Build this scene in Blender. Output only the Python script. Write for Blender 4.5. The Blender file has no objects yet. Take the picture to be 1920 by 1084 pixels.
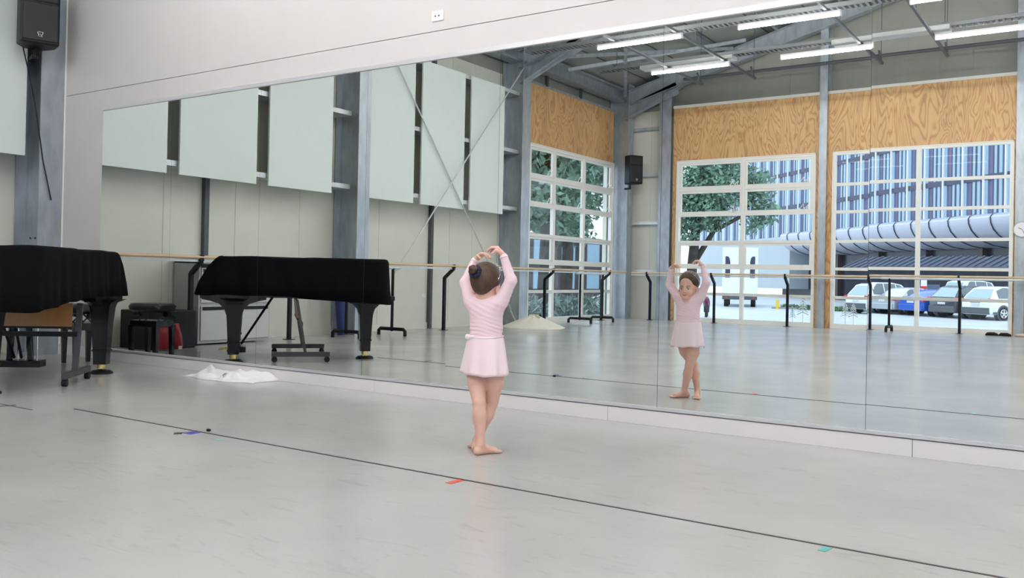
import bpy, bmesh, math, random
import numpy as np
from mathutils import Vector, Matrix
random.seed(7)
rng = np.random.default_rng(7)
SC = bpy.context.scene
COL = SC.collection
PI = math.pi

# ------------------------------------------------------------------ camera
CAM_H = 0.95
yaw, pitch, roll = math.radians(33.9885), math.radians(0.4906), math.radians(1.1627)
FPX, PPY = 1666.93, 504.67
f_ = Vector((-math.sin(yaw) * math.cos(pitch), math.cos(yaw) * math.cos(pitch), math.sin(pitch)))
r_ = Vector((math.cos(yaw), math.sin(yaw), 0))
u_ = r_.cross(f_)
r2 = math.cos(roll) * r_ + math.sin(roll) * u_
u2 = -math.sin(roll) * r_ + math.cos(roll) * u_
cam_d = bpy.data.cameras.new('camera')
cam = bpy.data.objects.new('camera', cam_d)
COL.objects.link(cam)
M = Matrix((r2, u2, -f_)).transposed().to_4x4()
M.translation = Vector((0, 0, CAM_H))
cam.matrix_world = M
cam_d.sensor_fit = 'HORIZONTAL'
cam_d.sensor_width = 36
cam_d.lens = FPX * 36 / 1920
cam_d.shift_y = -(542 - PPY) / 1920
cam_d.clip_start = 0.05
cam_d.clip_end = 500
SC.camera = cam

# ------------------------------------------------------------------ world, exposure, sampling limits
SC.view_settings.view_transform = 'Standard'
SC.view_settings.look = 'None'
SC.view_settings.exposure = 0.38
SC.view_settings.gamma = 1.0
SC.view_settings.use_curve_mapping = False
cy = SC.cycles
cy.max_bounces = 9
cy.diffuse_bounces = 4
cy.glossy_bounces = 5
cy.transmission_bounces = 6
cy.transparent_max_bounces = 24
cy.caustics_reflective = True
cy.caustics_refractive = False
cy.sample_clamp_indirect = 6
cy.use_denoising = True

W = bpy.data.worlds.new('overcast_sky')
SC.world = W
W.use_nodes = True
wn = W.node_tree
wn.nodes.clear()
wo = wn.nodes.new('ShaderNodeOutputWorld')
wb = wn.nodes.new('ShaderNodeBackground')
wtc = wn.nodes.new('ShaderNodeTexCoord')
wsep = wn.nodes.new('ShaderNodeSeparateXYZ')
wr = wn.nodes.new('ShaderNodeValToRGB')
wr.color_ramp.elements[0].position = 0.45
wr.color_ramp.elements[0].color = (0.50, 0.60, 0.72, 1)
wr.color_ramp.elements[1].position = 0.62
wr.color_ramp.elements[1].color = (0.74, 0.86, 1.0, 1)
wm = wn.nodes.new('ShaderNodeMath')
wm.operation = 'MULTIPLY_ADD'
wm.inputs[1].default_value = 0.5
wm.inputs[2].default_value = 0.5
wn.links.new(wtc.outputs['Generated'], wsep.inputs[0])
wn.links.new(wsep.outputs['Z'], wm.inputs[0])
wn.links.new(wm.outputs[0], wr.inputs[0])
wn.links.new(wr.outputs[0], wb.inputs[0])
wb.inputs[1].default_value = 2.0
wn.links.new(wb.outputs[0], wo.inputs[0])
TUBE_STRENGTH = 88.0

# ------------------------------------------------------------------ materials
def mat(name, col, rough=0.5, metal=0.0, spec=0.5, noise=0.0, nscale=6.0, bump=0.0, bscale=40.0, emit=0.0, coat=0.0, stretch=None, rvar=0.0):
    m = bpy.data.materials.new(name)
    m.use_nodes = True
    nt = m.node_tree
    b = nt.nodes['Principled BSDF']
    c = (col[0], col[1], col[2], 1)
    b.inputs['Base Color'].default_value = c
    b.inputs['Roughness'].default_value = rough
    b.inputs['Metallic'].default_value = metal
    b.inputs['Specular IOR Level'].default_value = spec
    b.inputs['Coat Weight'].default_value = coat
    if emit:
        b.inputs['Emission Color'].default_value = c
        b.inputs['Emission Strength'].default_value = emit
    if noise or bump or rvar:
        tc = nt.nodes.new('ShaderNodeTexCoord')
        mp = nt.nodes.new('ShaderNodeMapping')
        if stretch:
            mp.inputs['Scale'].default_value = stretch
        nt.links.new(tc.outputs['Object'], mp.inputs[0])
        if noise or rvar:
            n = nt.nodes.new('ShaderNodeTexNoise')
            n.inputs['Scale'].default_value = nscale
            n.inputs['Detail'].default_value = 4
            nt.links.new(mp.outputs[0], n.inputs['Vector'])
        if noise:
            r = nt.nodes.new('ShaderNodeValToRGB')
            r.color_ramp.elements[0].position = 0.3
            r.color_ramp.elements[1].position = 0.7
            r.color_ramp.elements[0].color = tuple(max(0, x * (1 - noise)) for x in col) + (1,)
            r.color_ramp.elements[1].color = tuple(min(1, x * (1 + noise)) for x in col) + (1,)
            nt.links.new(n.outputs['Fac'], r.inputs[0])
            nt.links.new(r.outputs[0], b.inputs['Base Color'])
        if rvar:
            mr = nt.nodes.new('ShaderNodeMapRange')
            mr.inputs['From Min'].default_value = 0.3
            mr.inputs['From Max'].default_value = 0.7
            mr.inputs['To Min'].default_value = rough - rvar
            mr.inputs['To Max'].default_value = rough + rvar
            nt.links.new(n.outputs['Fac'], mr.inputs[0])
            nt.links.new(mr.outputs[0], b.inputs['Roughness'])
        if bump:
            n2 = nt.nodes.new('ShaderNodeTexNoise')
            n2.inputs['Scale'].default_value = bscale
            n2.inputs['Detail'].default_value = 3
            nt.links.new(mp.outputs[0], n2.inputs['Vector'])
            bp = nt.nodes.new('ShaderNodeBump')
            bp.inputs['Strength'].default_value = bump
            bp.inputs['Distance'].default_value = 0.01
            nt.links.new(n2.outputs['Fac'], bp.inputs['Height'])
            nt.links.new(bp.outputs[0], b.inputs['Normal'])
    return m

M_WALL = mat('white_painted_board', (0.62, 0.59, 0.58), 0.6, noise=0.015, nscale=3)
M_PLINTH = mat('white_gloss_board', (0.74, 0.70, 0.70), 0.35)
M_CLAD = mat('cream_cladding', (0.67, 0.665, 0.59), 0.55, noise=0.03, nscale=2)
M_CLADTOP = mat('grey_cladding', (0.28, 0.285, 0.255), 0.6, noise=0.05, nscale=3)
M_ROOF = mat('roof_lining', (0.31, 0.33, 0.31), 0.6, noise=0.04, nscale=2)
M_STEEL = mat('galvanised_steel', (0.40, 0.44, 0.48), 0.42, metal=0.55, noise=0.16, nscale=9, stretch=(1, 1, 0.35))
M_STEELW = mat('light_galvanised_girt', (0.62, 0.65, 0.65), 0.4, metal=0.35, noise=0.08)
M_DARKSTEEL = mat('dark_steel', (0.09, 0.10, 0.11), 0.6, metal=0.3)
M_PANEL = mat('white_acoustic_board', (0.70, 0.76, 0.73), 0.6, noise=0.01)
M_FRAMEW = mat('white_window_aluminium', (0.80, 0.78, 0.73), 0.4)
M_BLACK = mat('black_powder_coat', (0.008, 0.008, 0.010), 0.45, spec=0.25)
M_CLOTHB = mat('black_cover_fabric', (0.004, 0.004, 0.005), 0.9, spec=0.08, bump=0.3, bscale=60)
M_GLOSSB = mat('black_piano_gloss', (0.004, 0.004, 0.005), 0.2, spec=0.35)
M_BRASS = mat('brass', (0.75, 0.55, 0.22), 0.25, metal=1)
M_CHROME = mat('chrome', (0.75, 0.75, 0.77), 0.15, metal=1)
M_ALU = mat('aluminium_channel', (0.66, 0.65, 0.68), 0.35, metal=0.4)
M_WOODR = mat('pine_barre', (0.66, 0.48, 0.30), 0.4, noise=0.12, nscale=5, stretch=(1, 0.3, 1))
M_TABLEW = mat('orange_brown_laminate', (0.36, 0.17, 0.06), 0.4, noise=0.06, nscale=20)
M_GREYM = mat('grey_cabinet_steel', (0.42, 0.43, 0.42), 0.4)
M_GREYF = mat('pale_grey_drawer', (0.55, 0.56, 0.53), 0.4)
M_RED = mat('red_bag_nylon', (0.30, 0.008, 0.012), 0.3, bump=0.4, bscale=20)
M_NAVY = mat('navy_roll', (0.01, 0.02, 0.12), 0.6)
M_SCRUN = mat('navy_scrunchie_velvet', (0.012, 0.014, 0.045), 0.8, bump=0.6, bscale=150)
M_CREAM = mat('cream_canvas', (0.80, 0.77, 0.66), 0.8)
M_TOWEL = mat('white_terry', (0.80, 0.78, 0.78), 0.9)
M_LINE = mat('dark_tape', (0.03, 0.03, 0.035), 0.4)
M_BLUET = mat('blue_tape', (0.06, 0.07, 0.35), 0.4)
M_REDT = mat('red_tape', (0.70, 0.10, 0.06), 0.4)
M_GREENT = mat('green_tape', (0.10, 0.42, 0.36), 0.4)
M_WHITEP = mat('white_plastic', (0.82, 0.80, 0.84), 0.3)
M_SKIN = mat('child_skin', (0.72, 0.43, 0.34), 0.5, noise=0.06, nscale=14)
M_SKIN.node_tree.nodes['Principled BSDF'].inputs['Subsurface Weight'].default_value = 0.08
M_SKIN.node_tree.nodes['Principled BSDF'].inputs['Subsurface Radius'].default_value = (0.02, 0.008, 0.004)
M_HAIR = mat('brown_hair', (0.062, 0.028, 0.014), 0.42, noise=0.45, nscale=60, stretch=(1, 1, 0.25), bump=0.35, bscale=120)
M_TOP = mat('pink_knit', (0.86, 0.64, 0.69), 0.75, bump=0.12, bscale=250)
M_SKIRT = mat('pink_skirt_cotton', (0.88, 0.71, 0.74), 0.7, bump=0.1, bscale=200)
M_LIP = mat('lips', (0.55, 0.17, 0.15), 0.4)
M_EYEW = mat('eye_white', (0.8, 0.78, 0.76), 0.2)
M_IRIS = mat('dark_iris', (0.02, 0.012, 0.01), 0.1)
M_SILVER = mat('tiara_silver', (0.85, 0.85, 0.88), 0.15, metal=1)
M_BEIGE = mat('beige_satin', (0.72, 0.52, 0.40), 0.5)
M_ASPH = mat('pale_wet_asphalt', (0.56, 0.58, 0.60), 0.35, noise=0.10, nscale=0.6)
M_LEAF = mat('tree_leaf', (0.17, 0.28, 0.20), 0.5, noise=0.5, nscale=1.5)
M_LEAF2 = mat('pale_tree_leaf', (0.24, 0.40, 0.28), 0.5, noise=0.4, nscale=1.5)
M_BARK = mat('dark_bark', (0.05, 0.04, 0.035), 0.8, noise=0.4, nscale=4)
M_HEDGE = mat('hedge_green', (0.12, 0.22, 0.10), 0.7, noise=0.4, nscale=8)
M_CARW = mat('white_car_paint', (0.78, 0.80, 0.82), 0.2, coat=0.5)
M_CARS = mat('silver_car_paint', (0.50, 0.54, 0.57), 0.25, metal=0.4, coat=0.5)
M_CARD = mat('dark_grey_car_paint', (0.05, 0.055, 0.065), 0.2, coat=0.5)
M_CARB = mat('blue_car_paint', (0.02, 0.10, 0.50), 0.2, coat=0.5)
M_CARN = mat('navy_car_paint', (0.03, 0.045, 0.10), 0.2, coat=0.5)
M_CGLASS = mat('car_glass', (0.10, 0.13, 0.15), 0.08, coat=0.6)
M_RGLASS = mat('car_rear_glass', (0.30, 0.40, 0.42), 0.1, coat=0.6)
M_TYRE = mat('tyre_rubber', (0.02, 0.02, 0.022), 0.7)
M_TAIL = mat('tail_lamp_red', (0.65, 0.04, 0.05), 0.25)
M_PLATE = mat('number_plate', (0.6, 0.62, 0.62), 0.5)
M_BPLAST = mat('grey_bumper_plastic', (0.10, 0.11, 0.12), 0.5)
M_FAC_A = mat('purple_grey_facade', (0.14, 0.12, 0.23), 0.4, noise=0.1, nscale=0.5)
M_FAC_B = mat('blue_facade_glass', (0.33, 0.47, 0.58), 0.2)
M_FAC_C = mat('dark_facade_joint', (0.045, 0.045, 0.09), 0.3)
M_FIN = mat('white_facade_fin', (0.80, 0.84, 0.90), 0.3)
M_CANOPY = mat('silver_canopy_sheet', (0.58, 0.58, 0.66), 0.3, metal=0.4)
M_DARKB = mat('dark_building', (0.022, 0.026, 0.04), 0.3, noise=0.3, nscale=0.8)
M_DARKR = mat('dark_metal_roof', (0.09, 0.10, 0.14), 0.35)
M_TRUCK = mat('truck_white', (0.80, 0.82, 0.83), 0.35)
M_YELLOW = mat('bollard_yellow', (0.80, 0.52, 0.03), 0.4)
M_PINKBIKE = mat('motorbike_magenta', (0.14, 0.012, 0.06), 0.3)
M_BRICK = mat('grey_render', (0.30, 0.30, 0.30), 0.7)
M_DECAL = mat('frosted_decal', (0.62, 0.72, 0.76), 0.5)
M_LOGO = mat('silver_logo', (0.8, 0.78, 0.7), 0.3, metal=0.6)
M_GRILLE = mat('speaker_grille', (0.010, 0.010, 0.011), 0.6)
M_TUBE = mat('lit_tube', (1.0, 0.985, 0.975), 0.4, emit=TUBE_STRENGTH)
M_GALVTRAY = mat('cable_tray_steel', (0.22, 0.23, 0.24), 0.5, metal=0.4)
M_DUCT = mat('pale_duct', (0.55, 0.57, 0.55), 0.5)

def m_mirror():
    m = mat('silvered_mirror', (0.91, 0.935, 0.92), 0.0, metal=1.0)
    b = m.node_tree.nodes['Principled BSDF']
    b.inputs['Roughness'].default_value = 0.0
    return m
M_MIRROR = m_mirror()
M_MEDGE = mat('mirror_edge_dark', (0.05, 0.06, 0.06), 0.4)

def m_glass():
    m = bpy.data.materials.new('window_glass')
    m.use_nodes = True
    nt = m.node_tree
    nt.nodes.clear()
    o = nt.nodes.new('ShaderNodeOutputMaterial')
    t = nt.nodes.new('ShaderNodeBsdfTransparent')
    t.inputs[0].default_value = (0.96, 0.98, 0.985, 1)
    g = nt.nodes.new('ShaderNodeBsdfGlossy')
    g.inputs['Roughness'].default_value = 0.0
    fr = nt.nodes.new('ShaderNodeFresnel')
    fr.inputs[0].default_value = 1.35
    mx = nt.nodes.new('ShaderNodeMixShader')
    ge = nt.nodes.new('ShaderNodeNewGeometry')
    inv = nt.nodes.new('ShaderNodeMath'); inv.operation = 'SUBTRACT'; inv.inputs[0].default_value = 1.0
    mul = nt.nodes.new('ShaderNodeMath'); mul.operation = 'MULTIPLY'
    nt.links.new(ge.outputs['Backfacing'], inv.inputs[1])
    nt.links.new(inv.outputs[0], mul.inputs[0])
    nt.links.new(fr.outputs[0], mul.inputs[1])
    nt.links.new(mul.outputs[0], mx.inputs[0])
    nt.links.new(t.outputs[0], mx.inputs[1])
    nt.links.new(g.outputs[0], mx.inputs[2])
    nt.links.new(mx.outputs[0], o.inputs[0])
    return m
M_GLASS = m_glass()

def m_ply():
    m = mat('plywood', (0.62, 0.38, 0.17), 0.5)
    nt = m.node_tree
    b = nt.nodes['Principled BSDF']
    tc = nt.nodes.new('ShaderNodeTexCoord')
    mp = nt.nodes.new('ShaderNodeMapping')
    mp.inputs['Scale'].default_value = (2.6, 2.6, 0.6)
    n = nt.nodes.new('ShaderNodeTexNoise')
    n.inputs['Scale'].default_value = 1.0
    n.inputs['Detail'].default_value = 2.5
    n.inputs['Roughness'].default_value = 0.5
    n.inputs['Distortion'].default_value = 0.6
    mu = nt.nodes.new('ShaderNodeMath'); mu.operation = 'MULTIPLY'; mu.inputs[1].default_value = 120
    si = nt.nodes.new('ShaderNodeMath'); si.operation = 'SINE'
    r = nt.nodes.new('ShaderNodeValToRGB')
    e = r.color_ramp.elements
    e[0].position = 0.0; e[0].color = (0.40, 0.205, 0.08, 1)
    e[1].position = 0.7; e[1].color = (0.56, 0.345, 0.155, 1)
    e2 = r.color_ramp.elements.new(0.12); e2.color = (0.47, 0.265, 0.11, 1)
    ma = nt.nodes.new('ShaderNodeMath'); ma.operation = 'MULTIPLY_ADD'; ma.inputs[1].default_value = 0.5; ma.inputs[2].default_value = 0.5
    n2 = nt.nodes.new('ShaderNodeTexNoise'); n2.inputs['Scale'].default_value = 0.8
    mp2 = nt.nodes.new('ShaderNodeMapping'); mp2.inputs['Scale'].default_value = (3, 3, 0.5)
    mixc = nt.nodes.new('ShaderNodeMix'); mixc.data_type = 'RGBA'; mixc.blend_type = 'MULTIPLY'; mixc.inputs[0].default_value = 0.35
    L = nt.links.new
    L(tc.outputs['Object'], mp.inputs[0]); L(mp.outputs[0], n.inputs['Vector'])
    L(n.outputs['Fac'], mu.inputs[0]); L(mu.outputs[0], si.inputs[0]); L(si.outputs[0], ma.inputs[0]); L(ma.outputs[0], r.inputs[0])
    L(tc.outputs['Object'], mp2.inputs[0]); L(mp2.outputs[0], n2.inputs['Vector'])
    L(r.outputs[0], mixc.inputs[6]); L(n2.outputs['Fac'], mixc.inputs[7])
    hs = nt.nodes.new('ShaderNodeHueSaturation'); hs.inputs['Value'].default_value = 1.35
    L(mixc.outputs[2], hs.inputs['Color']); L(hs.outputs[0], b.inputs['Base Color'])
    return m
M_PLY = m_ply()

def m_floor():
    m = mat('grey_vinyl_floor', (0.47, 0.47, 0.44), 0.2)
    nt = m.node_tree
    b = nt.nodes['Principled BSDF']
    L = nt.links.new
    tc = nt.nodes.new('ShaderNodeTexCoord')
    n1 = nt.nodes.new('ShaderNodeTexNoise'); n1.inputs['Scale'].default_value = 1.1; n1.inputs['Detail'].default_value = 6
    n2 = nt.nodes.new('ShaderNodeTexNoise'); n2.inputs['Scale'].default_value = 90; n2.inputs['Detail'].default_value = 2
    mp = nt.nodes.new('ShaderNodeMapping'); mp.inputs['Scale'].default_value = (2.5, 9, 1); mp.inputs['Rotation'].default_value = (0, 0, 0.5)
    n3 = nt.nodes.new('ShaderNodeTexNoise'); n3.inputs['Scale'].default_value = 1.3; n3.inputs['Detail'].default_value = 8; n3.inputs['Distortion'].default_value = 2.5
    r1 = nt.nodes.new('ShaderNodeValToRGB')
    r1.color_ramp.elements[0].position = 0.3; r1.color_ramp.elements[0].color = (0.44, 0.435, 0.42, 1)
    r1.color_ramp.elements[1].position = 0.7; r1.color_ramp.elements[1].color = (0.51, 0.50, 0.485, 1)
    r3 = nt.nodes.new('ShaderNodeValToRGB')
    r3.color_ramp.elements[0].position = 0.26; r3.color_ramp.elements[0].color = (0.90, 0.90, 0.89, 1)
    r3.color_ramp.elements[1].position = 0.42; r3.color_ramp.elements[1].color = (1, 1, 1, 1)
    r2_ = nt.nodes.new('ShaderNodeValToRGB')
    r2_.color_ramp.elements[0].color = (0.93, 0.93, 0.93, 1); r2_.color_ramp.elements[1].color = (1, 1, 1, 1)
    a = nt.nodes.new('ShaderNodeMix'); a.data_type = 'RGBA'; a.blend_type = 'MULTIPLY'; a.inputs[0].default_value = 1
    c = nt.nodes.new('ShaderNodeMix'); c.data_type = 'RGBA'; c.blend_type = 'MULTIPLY'; c.inputs[0].default_value = 1
    L(tc.outputs['Object'], n1.inputs['Vector']); L(tc.outputs['Object'], n2.inputs['Vector'])
    L(tc.outputs['Object'], mp.inputs[0]); L(mp.outputs[0], n3.inputs['Vector'])
    L(n1.outputs['Fac'], r1.inputs[0]); L(n2.outputs['Fac'], r2_.inputs[0]); L(n3.outputs['Fac'], r3.inputs[0])
    L(r1.outputs[0], a.inputs[6]); L(r2_.outputs[0], a.inputs[7])
    L(a.outputs[2], c.inputs[6]); L(r3.outputs[0], c.inputs[7])
    L(c.outputs[2], b.inputs['Base Color'])
    mr = nt.nodes.new('ShaderNodeMapRange')
    mr.inputs['To Min'].default_value = 0.15; mr.inputs['To Max'].default_value = 0.27
    L(n1.outputs['Fac'], mr.inputs[0]); L(mr.outputs[0], b.inputs['Roughness'])
    return m
M_FLOOR = m_floor()

# ------------------------------------------------------------------ mesh helpers
class MB:
    def __init__(s):
        s.v = []; s.f = []
    def add(s, vs, fs):
        o = len(s.v)
        s.v += [tuple(p) for p in vs]
        s.f += [tuple(i + o for i in f) for f in fs]
        return s
    def box(s, x0, x1, y0, y1, z0, z1, T=None):
        vs = [(x, y, z) for z in (z0, z1) for y in (y0, y1) for x in (x0, x1)]
        if T is not None:
            vs = [T @ Vector(p) for p in vs]
        return s.add(vs, [(0, 2, 3, 1), (4, 5, 7, 6), (0, 1, 5, 4), (2, 6, 7, 3), (0, 4, 6, 2), (1, 3, 7, 5)])
    def bar(s, a, b, w, h=None, up=(0, 0, 1)):
        """square-section bar from a to b, w across, h along up"""
        h = h or w
        a, b = Vector(a), Vector(b)
        d = (b - a).normalized()
        up = Vector(up)
        if abs(d.dot(up)) > 0.99:
            up = Vector((0, 1, 0))
        x = d.cross(up).normalized(); y = x.cross(d).normalized()
        vs = []
        for p in (a, b):
            for sx, sy in ((-1, -1), (1, -1), (1, 1), (-1, 1)):
                vs.append(p + x * sx * w / 2 + y * sy * h / 2)
        return s.add(vs, [(3, 2, 1, 0), (4, 5, 6, 7), (0, 1, 5, 4), (1, 2, 6, 5), (2, 3, 7, 6), (3, 0, 4, 7)])
    def tube(s, pts, r, n=10, closed=False):
        pts = [Vector(p) for p in pts]
        rs = r if isinstance(r, (list, tuple)) else [r] * len(pts)
        m = len(pts)
        vs = []
        prev = None
        for i, p in enumerate(pts):
            if closed:
                d = (pts[(i + 1) % m] - pts[i - 1]).normalized()
            else:
                d = (pts[min(i + 1, m - 1)] - pts[max(i - 1, 0)]).normalized()
            if prev is None:
                up = Vector((0, 0, 1)) if abs(d.z) < 0.9 else Vector((0, 1, 0))
                x = d.cross(up).normalized()
            else:
                x = (prev - d * prev.dot(d)).normalized()
            prev = x
            y = d.cross(x)
            for k in range(n):
                a = 2 * PI * k / n
                vs.append(p + (x * math.cos(a) + y * math.sin(a)) * rs[i])
        fs = []
        rings = m if closed else m - 1
        for i in range(rings):
            j = (i + 1) % m
            for k in range(n):
                l = (k + 1) % n
                fs.append((i * n + k, i * n + l, j * n + l, j * n + k))
        if not closed:
            fs.append(tuple(reversed(range(n))))
            fs.append(tuple((m - 1) * n + k for k in range(n)))
        return s.add(vs, fs)
    def cyl(s, a, b, r, n=16, r2=None):
        return s.tube([a, b], [r, r if r2 is None else r2], n)
    def prism(s, poly, z0, z1, T=None):
        n = len(poly)
        vs = [Vector((p[0], p[1], z0)) for p in poly] + [Vector((p[0], p[1], z1)) for p in poly]
        if T is not None:
            vs = [T @ p for p in vs]
        fs = [tuple(reversed(range(n))), tuple(range(n, 2 * n))] + [(i, (i + 1) % n, n + (i + 1) % n, n + i) for i in range(n)]
        return s.add(vs, fs)
    def loft(s, rings, cap=True):
        n = len(rings[0])
        vs = [p for r in rings for p in r]
        fs = []
        for i in range(len(rings) - 1):
            for k in range(n):
                l = (k + 1) % n
                fs.append((i * n + k, i * n + l, (i + 1) * n + l, (i + 1) * n + k))
        if cap:
            fs.append(tuple(reversed(range(n))))
            fs.append(tuple((len(rings) - 1) * n + k for k in range(n)))
        return s.add(vs, fs)
    def sphere(s, c, r, n=12, m=8):
        c = Vector(c)
        rx, ry, rz = r if isinstance(r, (tuple, list)) else (r, r, r)
        vs = [c + Vector((0, 0, -rz))]
        for i in range(1, m):
            t = -PI / 2 + PI * i / m
            for k in range(n):
                a = 2 * PI * k / n
                vs.append(c + Vector((rx * math.cos(t) * math.cos(a), ry * math.cos(t) * math.sin(a), rz * math.sin(t))))
        vs.append(c + Vector((0, 0, rz)))
        fs = [(0, 1 + (k + 1) % n, 1 + k) for k in range(n)]
        for i in range(m - 2):
            for k in range(n):
                l = (k + 1) % n
                fs.append((1 + i * n + k, 1 + i * n + l, 1 + (i + 1) * n + l, 1 + (i + 1) * n + k))
        t = len(vs) - 1
        o = 1 + (m - 2) * n
        fs += [(o + k, o + (k + 1) % n, t) for k in range(n)]
        return s.add(vs, fs)
    def build(s, name, material, parent=None, smooth=False, bevel=0.0, mats=None, fmat=None):
        me = bpy.data.meshes.new(name)
        me.from_pydata(s.v, [], s.f)
        me.materials.append(material)
        if mats:
            for x in mats:
                me.materials.append(x)
        if fmat:
            me.polygons.foreach_set('material_index', fmat)
        me.validate()
        bm = bmesh.new(); bm.from_mesh(me)
        bmesh.ops.recalc_face_normals(bm, faces=bm.faces)
        if bevel:
            es = [e for e in bm.edges if len(e.link_faces) == 2 and e.calc_face_angle(0) > 0.6]
            bmesh.ops.bevel(bm, geom=es, offset=bevel, segments=2, profile=0.5, affect='EDGES', clamp_overlap=True)
        bm.to_mesh(me); bm.free()
        if smooth:
            me.polygons.foreach_set('use_smooth', [True] * len(me.polygons))
            if smooth == 'auto':
                me.set_sharp_from_angle(angle=math.radians(40))
        o = bpy.data.objects.new(name, me)
        COL.objects.link(o)
        if parent is not None:
            o.parent = parent
        return o

def empty(name, loc=(0, 0, 0), rz=0.0):
    o = bpy.data.objects.new(name, None)
    COL.objects.link(o)
    o.location = loc
    o.rotation_euler = (0, 0, rz)
    o.empty_display_size = 0.1
    return o
def tag(o, label=None, cat=None, group=None, kind=None):
    if label: o['label'] = label
    if cat: o['category'] = cat
    if group: o['group'] = group
    if kind: o['kind'] = kind
    return o
def kids(o):
    return [c for c in bpy.data.objects if c.parent == o]
def copy_tree(o, parent=None):
    c = o.copy(); COL.objects.link(c)
    if parent is not None: c.parent = parent
    for ch in kids(o): copy_tree(ch, c)
    return c
def struct(o, label=None):
    o['kind'] = 'structure'
    if label: o['label'] = label
    return o

# ------------------------------------------------------------------ room constants (metres; mirror glass at y = YM)
YM = 5.337
def RY(v): return 2 * YM - v          # distance seen in the mirror -> real y
XL, XR = -10.10, 7.30                 # cladding of the side walls
YB = -8.85                            # cladding of the back wall
EAVE = 5.45
RIDGE_X = -1.44
SLOPE = 0.27
def roof_z(x): return EAVE + SLOPE * (min(x, 2 * RIDGE_X - x) - XL)

# floor
struct(MB().box(XL, XR, YB, YM + 0.12, -0.25, 0.0).build('floor', M_FLOOR))
struct(MB().box(-60, 40, -110, 12, -1.1, -0.8).build('ground', M_ASPH))

# ------------------------------------------------------------------ mirror wall
wf = YM + 0.008
wall = MB()
wall.box(-9.60, XR, wf + 0.02, wf + 0.14, 0.0, 7.9)
wall.box(-9.60, XR, wf, wf + 0.02, 2.842, 7.9)     # upper board stands proud, leaving a groove
wall.box(-9.60, XR, wf, wf + 0.02, 0.0, 2.836)
struct(wall.build('wall_mirror_side', M_WALL))
struct(MB().box(-9.62, -9.58, YM - 0.01, wf + 0.14, 0.0, 6).build('trim_1', M_FRAMEW))
# plinth, channels
pl = MB()
for a, b in ((-8.84, -6.9), (-6.897, -4.9), (-4.897, -2.79), (-2.787, -0.9), (-0.897, 1.5), (1.503, 4.0)):
    pl.box(a, b, YM - 0.02, wf, 0.0, 0.098)
struct(pl.build('baseboard_mirror', M_PLINTH, bevel=0.001))
struct(MB().box(-9.58, -8.842, wf - 0.012, wf, 0.0, 0.11).build('baseboard_mirror_end', M_PLINTH))
bc = MB().box(-8.84, 1.5, YM - 0.024, YM + 0.002, 0.098, 0.102)
bc.box(-8.84, 1.5, YM - 0.024, YM - 0.018, 0.098, 0.120)
bc.add([(-8.84, YM - 0.018, 0.120), (1.5, YM - 0.018, 0.120), (1.5, YM - 0.003, 0.112), (-8.84, YM - 0.003, 0.112)], [(0, 1, 2, 3)])
struct(bc.build('trim_2', M_ALU))
tcb = MB().box(-8.84, 1.5, YM - 0.014, YM + 0.006, 2.612, 2.646)
struct(tcb.build('trim_3', M_ALU))
# mirror panes
seams = [-8.84, -7.645, -6.35, -5.055, -3.735, -2.44, -1.15, 0.14, 1.44]
names = ['leftmost of the wall mirror panes, reflecting the stool and red bag',
         'wall mirror pane reflecting the filing cabinet and keyboard end of the covered piano',
         'wall mirror pane reflecting the middle of the piano and wheeled table base',
         'wall mirror pane reflecting crossed brace rods, behind the dancing child',
         'wall mirror pane reflecting the multi-pane side window beside the child',
         'wall mirror pane reflecting the face of the child in pink',
         'wall mirror pane reflecting the parked cars beyond the window',
         'rightmost wall mirror pane, cut off by the picture edge']
tilt = [0, 0, 0, 0, 0, 0, 0.0008, 0]
for i in range(8):
    a, b = seams[i] + 0.0012, seams[i + 1] - 0.0012
    o = MB().box(-(b - a) / 2, (b - a) / 2, 0, 0.006, 0, 2.505).build('mirror_pane', M_MIRROR, mats=[M_MEDGE], fmat=[0, 0, 0, 0, 0, 0])
    for p in o.data.polygons:
        if abs(p.normal.y) < 0.5: p.material_index = 1
    o.location = ((a + b) / 2, YM, 0.112)
    o.rotation_euler = (tilt[i], 0, 0)
    tag(o, names[i], 'mirror', 'frameless wall mirror panes')

# wall socket high on the mirror wall
so = MB().box(-0.058, 0.058, -0.010, 0, -0.04, 0.04).build('wall_socket', M_WHITEP, bevel=0.003)
so.location = (-4.34, wf, 2.955)
tag(so, 'white double wall socket high above the mirrors', 'socket')
for dx in (-0.02, 0.015):
    MB().cyl((dx, -0.0125, -0.002), (dx, -0.009, -0.002), 0.006, 10).build('socket_hole', M_BLACK, so)
    MB().box(dx - 0.003, dx + 0.003, -0.012, -0.009, 0.012, 0.020).build('switch', M_GREYF, so)

# ------------------------------------------------------------------ left wall
def clad(name, m, boxes, ribs):
    mb = MB()
    for b in boxes: mb.box(*b)
    for b in ribs: mb.box(*b)
    return struct(mb.build(name, m))
Y1 = RY(15.28)      # near jamb of the side window (real y), bay runs to RY(19.0)
Y2 = RY(19.0)
ribsL = []
yy = 5.2
clad('wall_left', M_CLAD,
     [(XL - 0.1, XL, Y1 + 0.0, YM + 0.14, 0, 4.98), (XL - 0.1, XL, YB - 0.1, Y2, 0, 4.98)],
     [(XL, XL + 0.006, y - 0.006, y + 0.006, 0, 4.98) for y in [RY(v) for v in (6.95, 8.08, 9.26, 12.9, 13.6, 11.0)]])
clad('wall_left_upper', M_CLADTOP, [(XL - 0.1, XL, YB - 0.1, YM + 0.14, 4.98, 5.75)], [])
# plywood above side window
struct(MB().box(XL - 0.1, -9.95, Y2, Y1, 3.72, 4.95).build('wall_left_plywood', M_PLY))
# skirting
struct(MB().box(XL, XL + 0.02, Y1, YM, 0, 0.11).build('baseboard_left', M_CLAD))
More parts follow.
